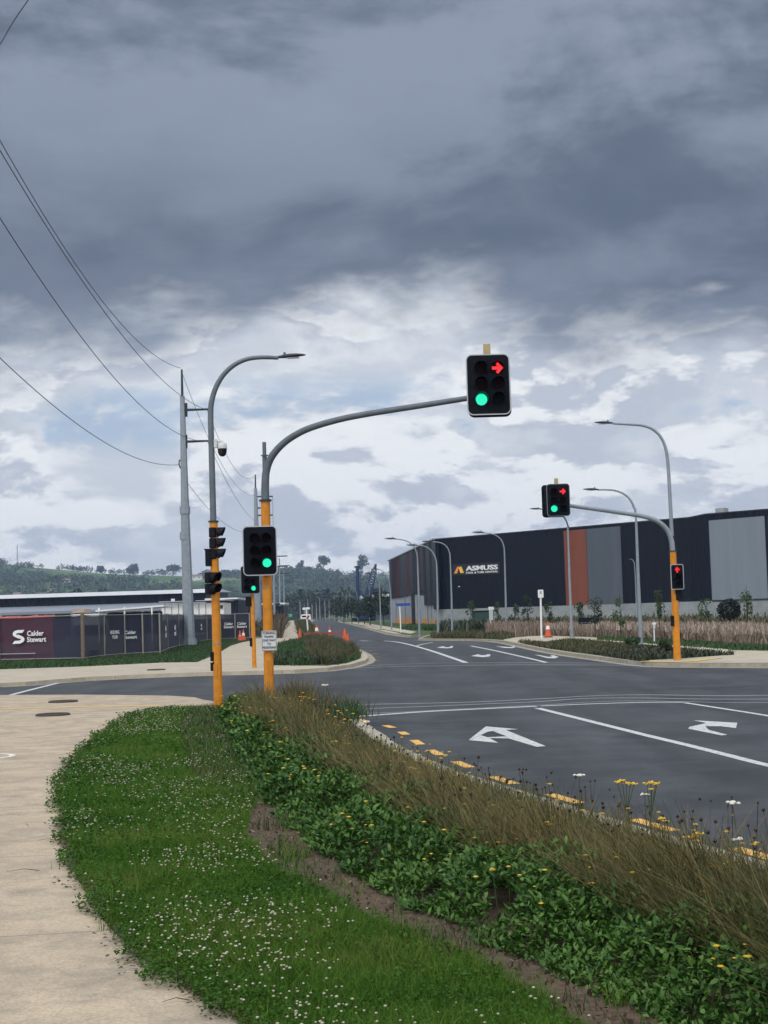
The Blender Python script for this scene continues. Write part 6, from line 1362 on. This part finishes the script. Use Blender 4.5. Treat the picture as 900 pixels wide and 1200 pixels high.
for px, Y, h, w, lab in ((157, 1800, 13, 21, 'broad lone tree on the ridge, left of the tall steel pole'), (203, 1800, 16, 25, 'broad ridge tree seen beside the tall steel pole'), (118, 1800, 9, 12, 'small ridge tree on the skyline above the depot'), (379, 1790, 22, 20, 'tall clump of trees on the skyline over the end of the road'), (351, 1790, 16, 13, 'pointed tree on the skyline over the distant white sign post'), (425, 1700, 24, 18, 'tall rounded skyline tree left of the crane boom')):
    x = A(px, 680, Y).x; z = float(hill_z(np.array([x]), np.array([float(Y)]))[0]); tree((x, Y, z-1), h, w, lab, M_hilltree, 'lone trees on the skyline', 420, 2.6, .3, lobes=8)
for px, Y, h, w, lab in ((93, 640, 12, 9, 'dark tree with a rounded top above the depot roof'), (117, 640, 12.5, 17, 'wide flat topped dark tree above the depot roof'), (141, 600, 9, 6, 'left dark conical tree of the group above the depot roof'), (148, 600, 10, 6, 'tallest dark conical tree of the group above the depot roof'), (154, 600, 9.5, 5, 'right dark conical tree of the group above the depot roof'), (163, 600, 7, 4, 'smallest dark tree above the depot roof')):
    b = A(px, 720, Y); tree((b.x, Y, 0), h*1.42, w, lab, M_leafdark, 'dark trees above the depot roof', 420, 1.5, .3, lobes=8)
# scattered houses on the hillside
M_hw, M_hr = plain('house_white', (.62, .62, .6), .7), plain('house_roof', (.16, .12, .11), .7)
for k, (px, t0, lab) in enumerate(((66, .42, 'white house left on the hillside among trees'), (82, .52, 'pale house on the hillside above its neighbour'), (52, .36, 'lowest pale house on the left hillside'), (100, .34, 'small pale house low on the hill above the depot'), (233, .80, 'white house near the ridge right of the tall pole'), (25, .30, 'small house at the far left foot of the hill'))):
    Y = 880+920*t0; x = A(px, 690, Y).x; z = float(hill_z(np.array([x]), np.array([Y]))[0]); e = empty('house', (x, Y, z), lab, 'house'); w_ = 6 if k != 4 else 11
    mb = MB(); mb.box((x, Y-14, z+1.2), (w_, 7, 4.4)); mb.build('wall', M_hw, e); mb = MB(); zz_ = z+3.4
    mb.add([(x-w_/2-.4, Y-18, zz_), (x+w_/2+.4, Y-18, zz_), (x+w_/2+.4, Y-10, zz_), (x-w_/2-.4, Y-10, zz_), (x-w_/2-.4, Y-14, zz_+2), (x+w_/2+.4, Y-14, zz_+2)], [(3, 2, 1, 0), (0, 1, 5, 4), (2, 3, 4, 5), (1, 2, 5), (3, 0, 4)]); mb.build('roof', M_hr, e)
    for dx in (-.25, .25): mb = MB(); mb.box((x+dx*w_, Y-17.55, z+1.9), (1.1, .1, 1.2)); mb.build('window', M_glass, e)
tp = A(20.5, 655, 1800); x = tp.x; z = float(hill_z(np.array([x]), np.array([1800.]))[0]); e = empty('radio_mast', (x, 1800, z), 'thin lattice radio mast on the ridge at the left', 'mast')
mb = MB(); [mb.tube([(x+a, 1800+b, z), (x, 1800, z+26)], .16, 4) for a, b in ((-1, -1), (1, -1), (0, 1))]; mb.build('mast_frame', M_wire2, e); mb = MB(); mb.box((x, 1800, z+21), (1.6, .4, .5)); mb.build('antenna', M_wire2, e)

# ================================================================== AIR, SKY, SUN
hz = MB(); hz.box((0, 1290, 69), (3600, 3000, 140)); haze = hz.build('haze', bpy.data.materials.new('haze_air')); haze['kind'] = 'stuff'; haze['label'] = 'thin blue haze in the air toward the hills'; haze['category'] = 'haze'
hm = haze.data.materials[0]; hm.use_nodes = True; nt = hm.node_tree; nt.nodes.clear(); out = N(nt, 'ShaderNodeOutputMaterial'); pv_ = N(nt, 'ShaderNodeVolumePrincipled'); pv_.inputs['Color'].default_value = (.50, .68, 1, 1); pv_.inputs['Density'].default_value = .00019; pv_.inputs['Anisotropy'].default_value = 0.1
L(nt, pv_.outputs[0], out.inputs['Volume'])

SUN_EL, SUN_AZ = R(52), R(205)           # azimuth clockwise from +Y (ahead): the sun is behind and to the left, veiled
w = bpy.data.worlds.new('World'); SC.world = w; w.use_nodes = True; nt = w.node_tree; bg = nt.nodes['Background']; bg.inputs['Strength'].default_value = .1
sky = N(nt, 'ShaderNodeTexSky', sky_type='NISHITA'); sky.sun_disc = False; sky.sun_elevation = SUN_EL; sky.sun_rotation = SUN_AZ; sky.air_density = 1.2; sky.dust_density = 1.5
tc = N(nt, 'ShaderNodeTexCoord'); sp = N(nt, 'ShaderNodeSeparateXYZ'); L(nt, tc.outputs['Generated'], sp.inputs[0])
def mth(op, a, b=None, c=None, clamp=False):
    n = N(nt, 'ShaderNodeMath', operation=op, use_clamp=clamp)
    for i, v in enumerate((a, b, c)):
        if v is None: continue
        if isinstance(v, (int, float)): n.inputs[i].default_value = v
        else: L(nt, v, n.inputs[i])
    return n.outputs[0]
def mrng(v, a, b, c=0., d=1., smooth=True):
    n = N(nt, 'ShaderNodeMapRange'); n.interpolation_type = 'SMOOTHSTEP' if smooth else 'LINEAR'
    n.inputs[1].default_value, n.inputs[2].default_value, n.inputs[3].default_value, n.inputs[4].default_value = a, b, c, d; L(nt, v, n.inputs[0]); return n.outputs[0]
def mixc(f, a, b):
    n = N(nt, 'ShaderNodeMix', data_type='RGBA')
    for i, v in ((0, f), (6, a), (7, b)):
        if isinstance(v, (int, float)): n.inputs[i].default_value = v
        elif isinstance(v, tuple): n.inputs[i].default_value = (*v, 1)
        else: L(nt, v, n.inputs[i])
    return n.outputs[2]
X_, Y_, Z_ = sp.outputs[0], sp.outputs[1], sp.outputs[2]
hl = mth('SQRT', mth('ADD', mth('MULTIPLY', X_, X_), mth('MULTIPLY', Y_, Y_))); E_ = mth('DIVIDE', Z_, mth('MAXIMUM', hl, .02))      # tan of the elevation
AZ = mth('DIVIDE', X_, mth('MAXIMUM', mth('ABSOLUTE', Y_), .15))
def cloudn(sx, sz, scale, detail=8, rough=.58, dist=.0, off=(0, 0, 0)):
    cb_ = N(nt, 'ShaderNodeCombineXYZ'); L(nt, mth('MULTIPLY_ADD', X_, sx, off[0]), cb_.inputs[0]); L(nt, mth('MULTIPLY_ADD', Y_, sx, off[1]), cb_.inputs[1]); L(nt, mth('MULTIPLY_ADD', E_, sz, off[2]), cb_.inputs[2])
    n = N(nt, 'ShaderNodeTexNoise'); n.inputs['Scale'].default_value = scale; n.inputs['Detail'].default_value = detail; n.inputs['Roughness'].default_value = rough; n.inputs['Distortion'].default_value = dist
    L(nt, cb_.outputs[0], n.inputs['Vector']); return n.outputs['Fac']
# broken lower cloud: lit tops, grey bases, one blue gap
def puff(sx, sz, scale, off, up, detail=10, rough=.56, dist=.3):
    a = cloudn(sx, sz, scale, detail, rough, dist, off); b = cloudn(sx, sz, scale, detail, rough, dist, (off[0], off[1], off[2]+up*sz)); return a, mth('SUBTRACT', a, b)
nA, sA = puff(1, 2.1, 6.2, (.4, 0, .1), .020); nB, sB = puff(1, 2.4, 15, (2.3, 0, .7), .010, 10, .60, .25)
nC, sC = puff(1, 1.7, 3.0, (5.1, 1.2, .2), .035, 9, .55, .35); nD = cloudn(1, 2.4, 5.5, 9, .55, .5, (9.7, 3.3, .6))
lit = mth('ADD', mth('MULTIPLY', sA, 7.5), mth('ADD', mth('MULTIPLY', sB, 4.2), .50))
thick = mth('ADD', mth('MULTIPLY', nA, .72), mth('MULTIPLY', nB, .28))
back_ = mixc(mrng(nB, .40, .58), (6.3, 6.75, 7.4), (7.9, 8.2, 8.6))
cum = mixc(mrng(lit, .18, .86), (5.4, 5.85, 6.7), (9.2, 9.4, 9.6))
low = mixc(mrng(thick, .43, .52), back_, cum)
gap = mth('MULTIPLY', mrng(thick, .475, .41), mth('MULTIPLY', mrng(E_, .10, .122), mrng(E_, .165, .138)))
low = mixc(mth('MULTIPLY', gap, .6), low, mixc(.55, sky.outputs[0], (2.6, 4.4, 7.6)))
# dark bank above: slate bases with paler torn patches
dm = mth('ADD', mth('ADD', mth('MULTIPLY', nC, .6), mth('MULTIPLY', nD, .4)), mth('MULTIPLY', sC, 1.0))
dm = mth('ADD', dm, mth('MULTIPLY', sA, .45))
dm = mth('ADD', dm, mth('MULTIPLY', mth('SUBTRACT', nB, .5), .16))
darkc = mixc(mrng(dm, .36, .62), (1.28, 1.62, 2.25), (2.7, 3.15, 4.05))
darkc = mixc(mth('MULTIPLY', mrng(nA, .50, .66), .35), darkc, (3.1, 3.6, 4.6))
band = mth('MULTIPLY', mrng(E_, .165, .215), mrng(E_, .36, .25)); darkc = mixc(mth('MULTIPLY', band, .6), darkc, mixc(mrng(nA, .40, .60), (1.0, 1.3, 1.85), (1.65, 2.02, 2.7)))
edge = mth('ADD', E_, mth('MULTIPLY', mth('SUBTRACT', nC, .5), .24)); edge = mth('ADD', edge, mth('MULTIPLY', mth('SUBTRACT', nA, .5), .20)); edge = mth('ADD', edge, mth('MULTIPLY', mth('SUBTRACT', nB, .5), .05)); edge = mth('ADD', edge, mth('MULTIPLY', mth('MAXIMUM', AZ, 0.0), .26))
full = mixc(mrng(edge, .172, .240), low, darkc)
# unseen sky overhead and behind the camera, brightened to light the ground
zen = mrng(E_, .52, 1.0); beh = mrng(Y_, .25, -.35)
sky_fill = mth('MAXIMUM', zen, beh); full = mixc(sky_fill, full, mixc(mrng(nC, .35, .65), (10.6, 11.1, 11.9), (14.6, 14.8, 15.0)))
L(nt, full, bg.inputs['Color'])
sl = bpy.data.lights.new('sun', 'SUN'); sl.energy = 1.3; sl.angle = R(14); sl.color = (1, .95, .88); so = bpy.data.objects.new('sun', sl); COL.objects.link(so)
sdir = Vector((math.sin(SUN_AZ)*math.cos(SUN_EL), math.cos(SUN_AZ)*math.cos(SUN_EL), math.sin(SUN_EL))); so.rotation_euler = sdir.to_track_quat('Z', 'Y').to_euler(); so.location = sdir*60

SC.view_settings.view_transform = 'Standard'; SC.view_settings.look = 'None'; SC.view_settings.exposure = 0.0; SC.view_settings.gamma = 1.0
SC.render.engine = 'CYCLES'; cy = SC.cycles; cy.use_denoising = True; cy.max_bounces = 5; cy.diffuse_bounces = 3; cy.glossy_bounces = 2; cy.transmission_bounces = 3; cy.transparent_max_bounces = 10; cy.volume_bounces = 0; cy.caustics_reflective = False; cy.caustics_refractive = False
try: cy.denoiser = 'OPENIMAGEDENOISE'; cy.denoising_input_passes = 'RGB_ALBEDO_NORMAL'
except Exception: pass
